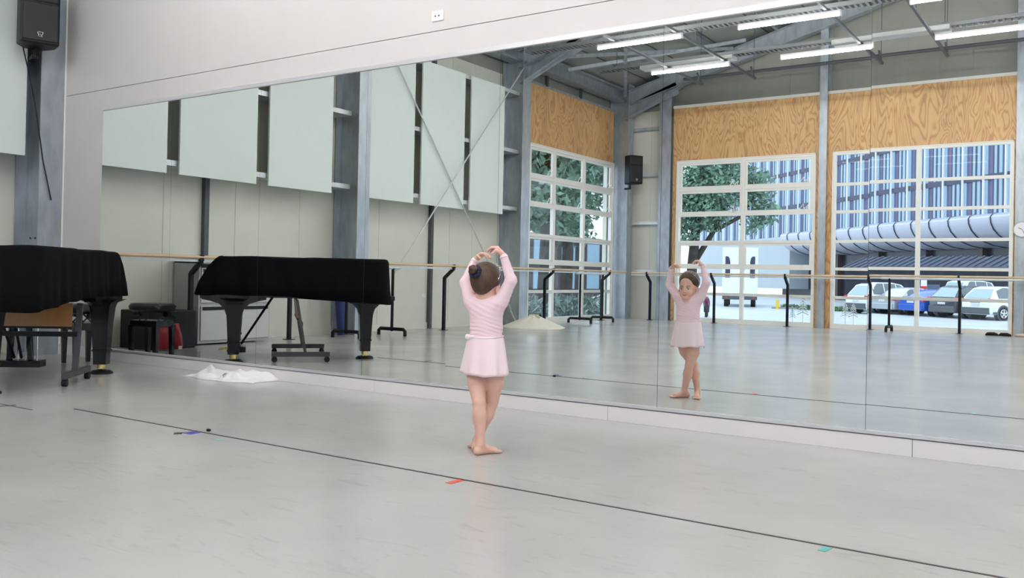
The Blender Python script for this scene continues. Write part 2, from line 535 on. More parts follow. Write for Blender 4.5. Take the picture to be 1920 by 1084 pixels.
# girts
for k, z in enumerate((1.17, 2.30, 3.43, 4.58)):
    for (ya, yb) in ((RY(9.94), 5.0), (RY(14.6), RY(10.2))):
        if z < 2: continue
        struct(MB().box(XL, -9.78, ya, yb, z - 0.05, z + 0.02).box(-9.80, -9.74, ya, yb, z - 0.05, z + 0.02).build('trim_4', M_STEELW))
# vertical dark downpipes / joints
for v in (7.56, 12.32):
    struct(MB().box(XL, XL + 0.07, RY(v) - 0.035, RY(v) + 0.035, 0, 4.9).build('trim_5', M_DARKSTEEL))

def ubeam(name, y0, y1, x0, x1, z0, z1, m, tf=0.014):
    """H-section column: flanges face +x, web between"""
    mb = MB()
    yc = (y0 + y1) / 2
    mb.box(x1 - tf, x1, y0, y1, z0, z1)
    mb.box(x0, x0 + tf, y0, y1, z0, z1)
    mb.box(x0 + tf, x1 - tf, yc - 0.006, yc + 0.006, z0, z1)
    return struct(mb.build(name, m))
for i, (va, vb) in enumerate(((5.40, 5.66), (9.94, 10.20), (14.48, 14.77), (19.05, 19.33))):
    y0, y1 = RY(vb), RY(va)
    if i == 0:
        y0, y1 = 5.07, 5.325
    ubeam('column', y0, y1, -10.08, -9.58, 0, 5.6, M_STEEL)
# rivets on the visible column by the mirror wall
c = MB()
for z in (1.27,):
    for x in (-9.95, -9.85, -9.75):
        c.cyl((x, 5.18, z), (x, 5.195, z), 0.012, 8)
struct(c.build('trim_6', M_DARKSTEEL))
# girt stub between columns in view left of the mirror wall
# eaves beam
struct(MB().box(-9.98, -9.70, YB, YM, 5.20, 5.24).box(-9.98, -9.70, YB, YM, 5.46, 5.50).box(-9.86, -9.82, YB, YM, 5.24, 5.46).build('eaves_beam', M_STEEL))
# clerestory studs above side plywood
cs = MB()
for v in (15.9, 17.35):
    cs.box(-9.96, -9.90, RY(v) - 0.03, RY(v) + 0.03, 4.98, 5.22)
struct(cs.build('trim_7', M_DARKSTEEL))
struct(MB().box(-10.0, -9.93, Y2, Y1, 4.95, 5.0).build('trim_8', M_STEEL))

# ------------------------------------------------------------------ back wall
CX = (-8.705, -5.09, -1.44, 2.21, 5.86)      # wall posts
PY = RY(19.3)                                 # face of plywood / windows
bw = MB()
bw.box(XL, -8.53, YB - 0.1, YB, 0, 4.98)
bw.box(5.86, XR, YB - 0.1, YB, 0, 4.98)
for x in (-9.2,):
    bw.box(x - 0.006, x + 0.006, YB, YB + 0.006, 0, 4.98)
struct(bw.build('wall_back', M_CLAD))
gb = MB()
n = 24
xs = [XL + (XR - XL) * i / n for i in range(n + 1)] + [RIDGE_X]
xs.sort()
poly = [(x, roof_z(x)) for x in xs]
T = Matrix(((1, 0, 0, 0), (0, 0, 1, 0), (0, 1, 0, 0), (0, 0, 0, 1)))
gb.prism([(XL, 4.98)] + poly + [(XR, 4.98)], YB - 0.1, YB, T)
for x in [XL + 0.6 * i for i in range(1, 29)]:
    gb.box(x - 0.005, x + 0.005, YB, YB + 0.005, 4.98, roof_z(x) - 0.05)
struct(gb.build('wall_back_gable', M_CLADTOP))
# window layout: (x0,x1)
WIN = ((-8.42, -5.24), (-4.90, -1.55), (-1.25, 2.10), (2.40, 5.75))
WX = [-8.53, -8.42, -5.24, -4.90, -1.55, -1.25, 2.10, 2.40, 5.75, 5.86]
ply = MB()
ply.box(-8.53, 5.86, YB - 0.05, PY, 3.70, 4.95)
for a, b in ((-8.53, -8.42), (-5.24, -4.90), (-1.55, -1.25), (2.10, 2.40), (5.75, 5.86)):
    ply.box(a, b, YB - 0.05, PY, 0, 3.70)
struct(ply.build('wall_back_plywood', M_PLY))
struct(MB().box(-8.53, 5.86, YB, PY + 0.04, 4.95, 5.01).build('trim_9', M_FRAMEW))
for x in CX:
    w = 0.16
    if x < -8: w = 0.30
    mb = MB()
    mb.box(x - w / 2, x + w / 2, PY + 0.075, PY + 0.09, 0, roof_z(x) - 0.05)
    mb.box(x - w / 2, x + w / 2, YB, YB + 0.015, 0, roof_z(x) - 0.05)
    mb.box(x - 0.006, x + 0.006, YB, PY + 0.08, 0, roof_z(x) - 0.05)
    if x > -8:
        mb.box(x - w / 2, x - w / 2 + 0.012, YB, PY + 0.08, 0, roof_z(x) - 0.05)
    struct(mb.build('column', M_STEEL))
for z in (1.15, 2.30, 3.45, 4.55):
    struct(MB().box(-9.58, -8.84, YB, YB + 0.16, z - 0.04, z + 0.03).build('trim_10', M_STEELW if z < 4 else M_STEEL))

# ------------------------------------------------------------------ windows
RAILZ = (0.06, 0.65, 1.25, 1.83, 2.45, 3.03, 3.68)
def window(name, cols, sash_rows, T, outer=0.07, rail=0.062, chains=True, decals=()):
    """cols: positions of vertical members along local x; wall plane is local y=0, room at +y"""
    fr = MB()
    x0, x1 = cols[0], cols[-1]
    z0, z1 = 0.0, 3.72
    d0, d1 = -0.06, 0.02
    fr.box(x0 + outer, x1 - outer, d0, d1, z0, RAILZ[0] + 0.04)
    fr.box(x0 + outer, x1 - outer, d0, d1, RAILZ[-1] - 0.03, z1)
    for x in (x0, x1 - outer):
        fr.box(x, x + outer, d0, d1, 0, z1)
    for x in cols[1:-1]:
        fr.box(x - rail / 2 - 0.01, x + rail / 2 + 0.01, d0, d1 + 0.003, RAILZ[0] + 0.04, RAILZ[-1] - 0.03)
    xs_ = [x0 + outer] + [q for x in cols[1:-1] for q in (x - rail / 2 - 0.01, x + rail / 2 + 0.01)] + [x1 - outer]
    for z in RAILZ[1:-1]:
        for xa, xb in zip(xs_[0::2], xs_[1::2]):
            fr.box(xa, xb, d0, d1, z - rail / 2, z + rail / 2)
    lip = MB()
    lip.box(x0 - 0.0, x0 + 0.02, d1, d1 + 0.02, 0, z1).box(x1 - 0.02, x1, d1, d1 + 0.02, 0, z1).box(x0, x1, d1, d1 + 0.02, z1 - 0.02, z1)
    root = fr.build(name, M_FRAMEW)
    struct(root)
    lip.build('frame_lip', M_FRAMEW, root)
    for c in range(len(cols) - 1):
        ca = cols[c] + (outer if c == 0 else rail / 2)
        cb = cols[c + 1] - (outer if c == len(cols) - 2 else rail / 2)
        for r in range(6):
            za, zb = RAILZ[r] + rail / 2, RAILZ[r + 1] - rail / 2
            s = 0
            if r in sash_rows:
                s = 0.05
                sm = MB()
                sm.box(ca, cb, -0.04, 0.0, za, za + s).box(ca, cb, -0.04, 0.0, zb - s, zb)
                sm.box(ca, ca + s, -0.04, 0.0, za + s, zb - s).box(cb - s, cb, -0.04, 0.0, za + s, zb - s)
                sh = sm.build('window_sash', M_FRAMEW, root)
                if chains and r in (5, 4):
                    xx = cb - 0.18
                    w_ = MB()
                    w_.tube([(xx - 0.12, 0.02, za + 0.02), (xx, 0.02, za + 0.16), (xx + 0.02, 0.10, za + 0.06)], 0.008, 6)
                    w_.tube([(xx - 0.02, 0.02, za + 0.02), (xx + 0.10, 0.02, za + 0.14), (xx + 0.10, 0.10, za + 0.02)], 0.008, 6)
                    w_.build('window_winder', M_FRAMEW, root)
            MB().box(ca, cb, -0.026, -0.020, za, zb).build('window_pane', M_GLASS, root)
    for (dx, dz, sc) in decals:
        dm = MB()
        for k in range(6):
            zz = dz + 0.05 * k * sc
            ww = (0.10 - 0.012 * k) * sc
            dm.bar((dx - ww, -0.0185, zz - 0.05 * sc), (dx, -0.0185, zz), 0.002, 0.018 * sc, up=(0, 0, 1))
            dm.bar((dx + ww, -0.0185, zz - 0.05 * sc), (dx, -0.0185, zz), 0.002, 0.018 * sc, up=(0, 0, 1))
        dm.box(dx - 0.006, dx + 0.006, -0.0195, -0.0175, dz - 0.35 * sc, dz + 0.3 * sc)
        dm.build('frosted_fern_decal', M_DECAL, root)
    root.matrix_world = T
    return root
TB = Matrix.Translation((0, PY, 0))
for i, (a, b) in enumerate(WIN):
    dec = {0: ((-5.48, 0.32, 1.2), (-5.70, 0.22, 0.7)), 1: ((-4.60, 0.30, 0.9), (-4.44, 0.30, 0.9))}.get(i, ())
    window('window_%d' % (i + 1), [a, (a + b) / 2, b], (5, 4, 2) if i == 0 else (), TB, decals=dec)
TLm = Matrix.Translation((-9.95, 0, 0)) @ Matrix(((0, 1, 0, 0), (-1, 0, 0, 0), (0, 0, 1, 0), (0, 0, 0, 1)))
# local x -> -y world ; local +y -> +x world
window('window_5', [-Y1, -Y1 + 1.03, -Y1 + 2.33, -Y2], (5, 4, 2), TLm)

# long window opener pole
# ------------------------------------------------------------------ right wall (out of view)
wr_ = MB().box(XR, XR + 0.1, YB - 0.1, YM + 0.14, 3.72, 5.6)
ADDED_RWIN = ((-7.9, -4.6), (-3.4, -0.1), (1.1, 4.4))
for a, b in ((YB - 0.1, -7.9), (-4.6, -3.4), (-0.1, 1.1), (4.4, YM + 0.14)):
    wr_.box(XR, XR + 0.1, a, b, 0, 3.72)
struct(wr_.build('wall_right', M_WALL))
TRm = Matrix.Translation((XR + 0.01, 0, 0)) @ Matrix(((0, -1, 0, 0), (1, 0, 0, 0), (0, 0, 1, 0), (0, 0, 0, 1)))
for i, (a, b) in enumerate(ADDED_RWIN):
    window('window_%d' % (i + 6), [a, (a + b) / 2, b], (), TRm)  # unseen windows, added to bring daylight onto the panelled wall

# ------------------------------------------------------------------ roof
rf = MB()
yA, yB_ = YB - 0.1, YM + 0.14
zE, zR = roof_z(XL), roof_z(RIDGE_X)
for xa, za, xb, zb in ((XL - 0.1, zE, RIDGE_X, zR), (RIDGE_X, zR, XR + 0.1, zE)):
    rf.add([(xa, yA, za), (xb, yA, zb), (xb, yB_, zb), (xa, yB_, za), (xa, yA, za + .1), (xb, yA, zb + .1), (xb, yB_, zb + .1), (xa, yB_, za + .1)],
           [(0, 3, 2, 1), (4, 5, 6, 7), (0, 1, 5, 4), (2, 3, 7, 6), (0, 4, 7, 3), (1, 2, 6, 5)])
struct(rf.build('ceiling', M_ROOF))
pu = MB()
for k in range(1, 7):
    for sgn in (-1, 1):
        x = RIDGE_X + sgn * (8.66 - 1.35 * k)
        z = roof_z(x) - 0.07
        pu.box(x - 0.03, x + 0.03, YB, YM, z - 0.08, z + 0.06)
struct(pu.build('ceiling_purlins', M_STEEL))
jl = MB()
for k in range(9):
    x = XL + 0.9 + 0.95 * k
    if x < RIDGE_X:
        z = roof_z(x)
        jl.box(x - 0.008, x + 0.008, YB, YM, z - 0.015, z + 0.001)
struct(jl.build('ceiling_joints', M_DARKSTEEL))
# portal rafters
for v in (5.4, 10.07, 14.62, 19.17):
    y = RY(v)
    mb = MB()
    for (xa, xb) in ((-9.75, RIDGE_X), (2 * RIDGE_X + 9.75, RIDGE_X)):
        for xs_, depth in (((xa, xb), 0.34),):
            za, zb = roof_z(xa) - 0.14, roof_z(xb) - 0.14
            mb.bar((xa, y, za), (xb, y, zb), 0.20, 0.016)
            mb.bar((xa, y, za - depth), (xb, y, zb - depth), 0.20, 0.016)
            mb.bar((xa, y, za - depth / 2), (xb, y, zb - depth / 2), 0.010, depth)
    # haunch
    hz = roof_z(-9.75) - 0.48
    mb.bar((-9.7, y, hz - 0.30), (-8.2, y, roof_z(-8.2) - 0.48), 0.20, 0.016)
    mb.bar((-9.7, y, hz - 0.12), (-8.4, y, roof_z(-8.4) - 0.50), 0.010, 0.30)
    struct(mb.build('rafter_beam', M_STEEL))
# roof bracing in the far corner bay
br = MB()
for a, b in (((-9.6, RY(18.9), 5.30), (-7.6, RY(14.9), roof_z(-7.6) - 0.2)), ((-9.6, RY(16.2), 5.35), (-6.6, RY(18.6), roof_z(-6.6) - 0.25)),
             ((-9.6, RY(14.8), 5.3), (-7.0, RY(18.9), roof_z(-7.0) - 0.2))):
    br.bar(a, b, 0.07, 0.07)
struct(br.build('ceiling_bracing', M_STEEL))
# sprinkler pipe along the back wall
sp = MB().cyl((-8.0, RY(18.6), 5.45), (XR - 0.3, RY(18.6), 5.45), 0.035, 10)
sp = sp.build('ceiling_pipe', M_DARKSTEEL, smooth='auto')
struct(sp)

# cable trays and covered ducts
def tray(x0, x1, y, z, label):
    mb = MB()
    for s in (-0.10, 0.10):
        mb.box(x0, x1, y + s - 0.004, y + s + 0.004, z, z + 0.06)
        mb.box(x0, x1, y + s - 0.012, y + s + 0.012, z + 0.056, z + 0.064)
    x = x0
    while x < x1:
        mb.box(x, x + 0.035, y - 0.10, y + 0.10, z, z + 0.006)
        x += 0.085
    o = mb.build('cable_tray', M_GALVTRAY)
    for x in (x0 + 0.4, (x0 + x1) / 2, x1 - 0.4):
        h = MB()
        h.cyl((x, y, z + 0.06), (x, y, roof_z(x) - 0.05), 0.006, 6)
        h.box(x - 0.03, x + 0.03, y - 0.11, y + 0.11, z + 0.05, z + 0.066)
        h.build('hanger_rod', M_DARKSTEEL, o)
    tag(o, label, 'cable tray')
tray(-9.0, 4.0, RY(13.75), 5.08, 'perforated steel cable tray hanging nearer the mirrors')
tray(-8.5, 4.0, RY(15.55), 5.04, 'perforated steel cable tray hanging nearer the window wall')
def duct(x0, x1, y, z, label):
    o = MB().box(x0, x1, y - 0.13, y + 0.13, z, z + 0.07).build('tray_cover', M_DUCT, bevel=0.004)
    tag(o, label, 'cable duct')
duct(-7.54, -5.71, RY(15.55), 4.970, 'pale duct cover above the first lit tube in the far row')
duct(-3.95, -2.15, RY(15.45), 4.970, 'pale duct cover between the second and third lit tubes in the far row')
# suspended support rails running across the trays
for i, x in enumerate((-6.95, -5.85, -3.50, -2.42, 0.2)):
    y0, y1 = RY(17.1), RY(11.0)
    mb = MB().box(x - 0.02, x + 0.02, y0, y1, 4.925, 4.965)
    rail = mb.build('support_rail', M_DARKSTEEL)
    for y in (y0 + 0.1, (y0 + y1) / 2, y1 - 0.2):
        MB().cyl((x, y, 4.965), (x, y, roof_z(x) - 0.02), 0.007, 6).build('hanger_rod', M_DARKSTEEL, rail)
    MB().bar((x, y0 + 0.05, 4.94), (x, y0 + 0.28, 5.12), 0.03).build('end_bracket', M_DARKSTEEL, rail)
    tag(rail, ['dark support rail under the trays, nearest the panelled side wall', 'dark support rail under the right end of the first lit tubes', 'dark support rail under the right end of the second lit tubes', 'dark support rail under the left end of the third lit tubes', 'dark support rail under the trays, farthest from the panelled wall'][i], 'rail', 'rails carrying the tube lights')

# fluorescent tube lights
def tube_light():
    root = empty('tube_light')
    MB().cyl((-0.75, 0, 0), (0.75, 0, 0), 0.019, 10).build('tube', M_TUBE, root, smooth='auto')
    MB().box(-0.77, 0.77, -0.03, 0.03, 0.030, 0.062).box(-0.77, -0.752, -0.03, 0.03, -0.025, 0.06).box(0.752, 0.77, -0.03, 0.03, -0.025, 0.06).build('housing', M_WHITEP, root)
    return root
tl0 = tube_light()
first = True
colname = ['first', 'second', 'third', 'fourth', 'fifth']
for r, v in enumerate((13.28, 15.42, 11.0, 8.9, 6.95)):
    for c in range(5):
        o = tl0 if first else copy_tree(tl0)
        first = False
        o.location = (-6.52 + 2.46 * c, RY(v), 4.855)
        if r < 2:
            lab = '%s lit tube light from the left in the reflected %s row' % (colname[c], 'nearer' if r == 0 else 'farther')
        else:
            lab = '%s tube light from the panelled wall in the %s row from the mirrors' % (colname[c], ['third', 'second', 'first'][r - 2])
        tag(o, lab, 'ceiling light', 'lit fluorescent tube lights')

# ------------------------------------------------------------------ acoustic panels on the left wall
pn = [(5.70, 6.70), (6.88, 8.09), (8.30, 9.50), (10.28, 11.38), (11.57, 12.76), (12.95, 14.01)]
lbl = ['white hanging wall board nearest the speaker and mirror corner', 'white hanging wall board above the filing cabinet',
       'white hanging wall board just before the first steel column', 'white hanging wall board just past the first steel column, behind the rods',
       'white hanging wall board in the middle behind the crossed rods', 'white hanging wall board nearest the side window']
for (a, b), l in zip(pn, lbl):
    o = MB().box(-9.72, -9.69, RY(b), RY(a), 2.145, 4.59).build('wall_board', M_PANEL, bevel=0.002)
    tag(o, l, 'wall panel', 'white hanging wall boards')
# cross brace rods
def rod(a, b, label):
    a, b = Vector(a), Vector(b)
    o = MB().cyl(a, b, 0.013, 8).build('brace_rod', M_STEELW, smooth='auto')
    m = a.lerp(b, 0.93)
    d = (b - a).normalized()
    MB().cyl(m - d * 0.12, m + d * 0.12, 0.024, 8).build('turnbuckle', M_STEEL, o)
    tag(o, label, 'brace rod', 'crossed steel brace rods')
rod((-9.65, RY(10.25), 5.10), (-9.65, RY(14.5), 0.05), 'thin steel brace rod falling towards the side window')
rod((-9.59, RY(14.5), 5.05), (-9.59, RY(10.25), 0.30), 'thin steel brace rod rising towards the side window')

# ------------------------------------------------------------------ barres
def barre_fixed(name, a, b, posts, inward, label, z=1.115):
    """a,b: ends of the rail (x,y). inward: unit vector into the room"""
    root = empty(name, (a[0], a[1], 0))
    A = Vector((0, 0, z)); B = Vector((b[0] - a[0], b[1] - a[1], z))
    MB().cyl(A, B, 0.021, 12).build('wooden_rail', M_WOODR, root, smooth='auto')
    q = Vector((inward[0], inward[1], 0))
    MB().bar(A - q * 0.03 - Vector((0, 0, 0.045)), B - q * 0.03 - Vector((0, 0, 0.045)), 0.03, 0.03).build('lower_rail', M_STEELW, root)
    for (px, py) in posts:
        P = Vector((px - a[0], py - a[1], 0))
        t = P - q * 0.20
        mb = MB()
        mb.bar(t, t + Vector((0, 0, z - 0.20)), 0.05, 0.05)
        mb.bar(t + Vector((0, 0, z - 0.21)), P + Vector((0, 0, z - 0.045)), 0.05, 0.05)
        mb.box(t.x - 0.06, t.x + 0.06, t.y - 0.06, t.y + 0.06, 0, 0.008)
        mb.bar(P + Vector((0, 0, z - 0.05)), P + Vector((0, 0, z + 0.026)), 0.035, 0.06)
        mb.build('post', M_BLACK, root, bevel=0.003)
    tag(root, label, 'ballet barre')
    return root
XB = -9.40
barre_fixed('ballet_barre', (XB, RY(5.60)), (XB, RY(18.70)), [(XB, RY(v)) for v in (7.02, 8.65, 12.15, 15.45, 17.9)], (1, 0),
            'wooden ballet barre on black posts along the panelled side wall')
YBB = PY + 0.42
barre_fixed('ballet_barre', (XB + 0.05, YBB), (5.5, YBB), [(x, YBB) for x in (-8.95, -7.38, -5.74, -4.06, -2.42, -0.7, 1.0, 2.7, 4.4)], (0, 1),
            'wooden ballet barre on black posts in front of the large back windows', z=1.10)

def barre_portable(a, b, label, z=1.05):
    a, b = Vector(a), Vector(b)
    root = empty('portable_barre', a)
    d = b - a
    n = Vector((-d.y, d.x, 0)).normalized()
    for p, nm in ((Vector((0, 0, 0)), 0), (d, 1)):
        mb = MB()
        mb.cyl(p + Vector((0, 0, 0.10)), p + Vector((0, 0, z)), 0.024, 12)
        mb.sphere(p + Vector((0, 0, 0.10)), 0.038, 10, 6)
        mb.tube([p - n * 0.27 + Vector((0, 0, 0.0)), p - n * 0.27 + Vector((0, 0, 0.07)), p - n * 0.235 + Vector((0, 0, 0.10)), p + n * 0.235 + Vector((0, 0, 0.10)), p + n * 0.27 + Vector((0, 0, 0.07)), p + n * 0.27], 0.028, 12)
        mb.build('stand', M_BLACK, root, smooth='auto')
    e = d.normalized() * 0.15
    MB().cyl(Vector((0, 0, z)) - e, d + Vector((0, 0, z)) + e, 0.024, 10).build('top_pipe', M_STEELW, root, smooth='auto')
    tag(root, label, 'portable barre', 'freestanding portable barres')
barre_portable((-9.28, RY(9.45), 0), (-9.28, RY(10.45), 0), 'freestanding pipe barre beside the blue roll behind the piano')
barre_portable((-9.28, RY(16.35), 0), (-9.28, RY(17.35), 0), 'freestanding pipe barre in front of the side window')
barre_portable((-3.62, PY + 0.62, 0), (-0.6, PY + 0.62, 0), 'freestanding pipe barre in front of the window with parked cars')

# blue mat roll, cream cone, small box, coiled cable, shoes, clock, speakers
o = MB().cyl((0, 0, 0), (-0.10, 0.05, 1.15), 0.075, 20).build('mat_roll', M_NAVY, smooth='auto')
o.location = (-9.62, RY(9.72), 0.02)
tag(o, 'dark blue rolled mat leaning by the steel column', 'rolled mat')
cc = MB()
rings = []
N = 48
for (r, z) in ((0.60, 0.0), (0.595, 0.012), (0.40, 0.09), (0.24, 0.15), (0.10, 0.205), (0.09, 0.225), (0.03, 0.222)):
    rings.append([Vector((r * (1 + 0.035 * math.sin(5 * a + 1) + 0.02 * math.sin(11 * a)) * math.cos(a), r * (1 + 0.035 * math.cos(4 * a)) * math.sin(a), z * (1 + 0.06 * math.sin(7 * a + r * 4)))) for a in [2 * PI * k / N for k in range(N)]])
cc.loft(rings)
o = cc.build('fabric_cone', M_CREAM, smooth='auto')
o.location = (-9.05, RY(14.2), 0.0)
tag(o, 'low cream canvas cone lying on the floor below the side window', 'fabric cover')
tp = MB()
tp.tube([(-0.10, 0, 0.222), (0.0, 0.03, 0.235), (0.10, 0, 0.225)], 0.018, 8).tube([(0.0, 0.0, 0.235), (0.16, 0.06, 0.19)], 0.015, 8)
tp.build('gathered_tie', mat('tan_tie', (0.55, 0.46, 0.28), 0.8), o)

for s, (x, l, m) in enumerate(((-1.86, 'left black ballet shoe by the base of the window wall', M_BLACK), (-1.64, 'right black ballet shoe by the base of the window wall', M_BLACK), (-1.38, 'beige ballet shoe by the base of the window wall', M_BEIGE))):
    mb = MB()
    rings = []
    for t, w, h in ((0, 0.02, 0.03), (0.15, 0.033, 0.055), (0.4, 0.032, 0.06), (0.7, 0.040, 0.06), (0.92, 0.032, 0.045), (1.0, 0.012, 0.02)):
        rings.append([Vector((-0.11 + 0.22 * t, w * math.cos(a), h / 2 + h / 2 * math.sin(a))) for a in [2 * PI * k / 12 for k in range(12)]])
    mb.loft(rings)
    o = mb.build('ballet_shoe', m, smooth=True)
    o.location = (x, YBB - 0.15, 0.0)
    o.rotation_euler = (0, 0, 0.25 * s)
    MB().tube([(-0.08 + 0.0, 0.018 * math.cos(0), 0.052), (-0.02, 0.026, 0.056), (0.05, 0.0, 0.058), (-0.02, -0.026, 0.056), (-0.08, -0.018, 0.052)], 0.006, 6, closed=True).build('opening_binding', m, o)
    tag(o, l, 'shoe', 'ballet shoes by the window wall')

ck = MB().cyl((0, 0, 0), (0, 0.035, 0), 0.14, 40).build('wall_clock', M_WHITEP, smooth='auto')
ck.location = (-1.40, PY + 0.091, 2.01)
ckr = MB()
ckr.tube([(0.14 * math.cos(a), 0.03, 0.14 * math.sin(a)) for a in [2 * PI * k / 32 for k in range(32)]], 0.010, 8, closed=True)
ckr.build('rim', M_GREYM, ck, smooth=True)
MB().bar((0, 0.038, 0), (-0.06, 0.038, 0.03), 0.003, 0.010).bar((0, 0.038, 0), (0.04, 0.038, -0.085), 0.003, 0.007).build('hands', M_BLACK, ck)
tag(ck, 'round white wall clock on the post right of the car window', 'clock')

def speaker(loc, rz, label):
    root = empty('loudspeaker', loc, rz)
    # local: front faces -y
    mb = MB()
    mb.prism([(-0.185, -0.16), (0.185, -0.16), (0.185, 0.05), (0.10, 0.19), (-0.10, 0.19), (-0.185, 0.05)], 0.0, 0.66)
    mb.build('cabinet', M_BLACK, root, bevel=0.018)
    MB().box(-0.165, 0.165, -0.172, -0.155, 0.03, 0.42).build('grille', M_GRILLE, root, bevel=0.008)
    MB().box(-0.165, 0.165, -0.170, -0.155, 0.44, 0.63).build('horn', M_GRILLE, root, bevel=0.02)
    lg = MB()
    lg.tube([(-0.028, -0.175, 0.115), (-0.016, -0.175, 0.078), (-0.004, -0.175, 0.10), (0.008, -0.175, 0.078), (0.024, -0.175, 0.112)], 0.004, 6)
    lg.tube([(-0.022, -0.175, 0.118), (0.026, -0.175, 0.118)], 0.003, 6).tube([(-0.02, -0.175, 0.072), (0.022, -0.175, 0.072)], 0.002, 6)
    lg.build('logo', M_LOGO, root)
    bk = MB().cyl((0, 0.10, -0.10), (0, 0.10, 0.0), 0.02, 10).box(-0.03, 0.03, 0.10, 0.30, -0.11, -0.07)
    bk.build('wall_bracket', M_BLACK, root)
    tag(root, label, 'loudspeaker')
    return root
speaker((-9.40, 4.92, 3.27), math.radians(72), 'black loudspeaker high on the column beside the mirror wall')
speaker((-9.35, RY(18.85), 3.18), math.radians(120), 'black loudspeaker on the far column between the windows')
cb = MB().tube([(-9.57, 4.86, 3.28), (-9.565, 4.93, 3.0), (-9.565, 5.0, 2.7), (-9.565, 5.06, 2.35), (-9.565, 5.10, 2.1), (-9.565, 5.16, 1.85), (-9.565, 5.20, 1.68)], 0.006, 6).build('speaker_cable', M_BLACK, smooth=True)
tag(cb, 'thin black cable hanging down the column from the loudspeaker', 'cable')

# outlet on the left wall
o = MB().box(0, 0.012, -0.05, 0.05, -0.035, 0.035).build('power_outlet', M_WHITEP, bevel=0.002)
o.location = (XL, RY(12.2), 0.58)
tag(o, 'small white power outlet on the panelled side wall', 'socket')

# ------------------------------------------------------------------ filing cabinet
fx0, fx1, fy0, fy1, fh = -10.06, -9.55, RY(8.25), RY(7.10), 1.09
fc = empty('filing_cabinet', ((fx0 + fx1) / 2, (fy0 + fy1) / 2, 0))
def L2(mb_fn, name, m, par=fc, **k):
    return mb_fn.build(name, m, par, **k)
cx, cyy = (fx0 + fx1) / 2, (fy0 + fy1) / 2
hx, hy = (fx1 - fx0) / 2, (fy1 - fy0) / 2
MB().box(-hx, hx, -hy, hy, 0.02, fh).build('body', M_GREYM, fc, bevel=0.004)
for k, (z0, z1) in enumerate(((0.06, 0.50), (0.54, 0.98))):
    d = MB().box(hx, hx + 0.018, -hy + 0.03, hy - 0.03, z0, z1).build('drawer', M_GREYF, fc, bevel=0.003)
    MB().box(hx + 0.004, hx + 0.024, -hy + 0.05, hy - 0.05, z1 - 0.055, z1 - 0.012).build('handle_recess', M_BLACK, d)
MB().box(hx, hx + 0.012, -hy + 0.03, hy - 0.03, 0.985, 1.03).build('top_shadow_gap', M_BLACK, fc)
MB().box(-hx, hx + 0.02, -hy, hy, 1.04, fh + 0.01).build('top', M_GREYF, fc, bevel=0.003)
tag(fc, 'pale grey metal filing cabinet against the side wall behind the piano', 'filing cabinet')

# black box with red bag by the wall
bx = MB().box(-0.30, 0.30, -0.30, 0.33, 0.0, 0.46).build('black_case', M_BLACK, bevel=0.012)
bx.location = (-9.62, RY(6.60), 0.0)
tag(bx, 'black case standing behind the piano stool against the wall', 'case')
MB().tube([(-0.1, -0.31, 0.30), (-0.1, -0.34, 0.34), (0.1, -0.34, 0.34), (0.1, -0.31, 0.30)], 0.010, 8).build('handle', M_BLACK, bx)
rings = []
for (t, w, d) in ((0, 0.14, 0.07), (0.08, 0.16, 0.085), (0.5, 0.15, 0.08), (0.85, 0.12, 0.05), (1.0, 0.11, 0.02)):
    rings.append([Vector((d * math.cos(a) + 0.01 * math.sin(3 * a + 9 * t), w * math.sin(a), 0.30 * t)) for a in [2 * PI * k / 20 for k in range(20)]])
o = MB().loft(rings).build('red_bag', M_RED, smooth=True)
o.location = (-9.17, RY(6.42), 0.02); o.rotation_euler = (0, 0, 0.5)
MB().tube([(0, -0.08, 0.29), (0.0, -0.06, 0.38), (0, 0.06, 0.38), (0, 0.08, 0.29)], 0.008, 6).build('strap', M_BLACK, o)
MB().box(0.085, 0.09, -0.14, -0.10, 0.0, 0.04).build('white_tag', M_WHITEP, o)
tag(o, 'shiny red bag on the floor beneath the piano stool', 'bag')

# ------------------------------------------------------------------ piano stool
st = empty('piano_stool', (-8.47, 4.95, 0), math.radians(-12))
sm = MB()
rings = []
def rr(w, d, z, k=4.5, n=40):
    out = []
    for i in range(n):
        a = 2 * PI * i / n
        ca, sa = math.cos(a), math.sin(a)
        out.append(Vector((w * math.copysign(abs(ca) ** (2 / k), ca), d * math.copysign(abs(sa) ** (2 / k), sa), z)))
    return out
sm.loft([rr(0.19, 0.14, 0.50), rr(0.215, 0.165, 0.52), rr(0.22, 0.17, 0.56), rr(0.20, 0.15, 0.59), rr(0.12, 0.09, 0.595)])
sm.build('padded_seat', mat('black_leatherette', (0.015, 0.015, 0.018), 0.35, bump=0.2), st, smooth=True)
MB().box(-0.18, 0.18, -0.13, 0.13, 0.34, 0.41).build('apron', M_GLOSSB, st, bevel=0.005)
for sx in (-1, 1):
    for sy in (-1, 1):
        MB().loft([[Vector((sx * 0.165 + dx * w, sy * 0.115 + dy * w, z)) for dx, dy in ((-1, -1), (1, -1), (1, 1), (-1, 1))] for z, w in ((0, 0.018), (0.36, 0.026))]).build('leg', M_GLOSSB, st)
for sx in (-1, 1):
    MB().cyl((sx * 0.13, -0.06, 0.40), (sx * 0.13, 0.06, 0.52), 0.008, 8).cyl((sx * 0.13, 0.06, 0.40), (sx * 0.13, -0.06, 0.52), 0.008, 8).build('scissor_lift', M_DARKSTEEL, st)
    MB().cyl((sx * 0.17, 0, 0.48), (sx * 0.24, 0, 0.48), 0.026, 14).build('height_knob', M_BLACK, st, smooth='auto')
tag(st, 'black padded adjustable piano stool behind the piano', 'stool')

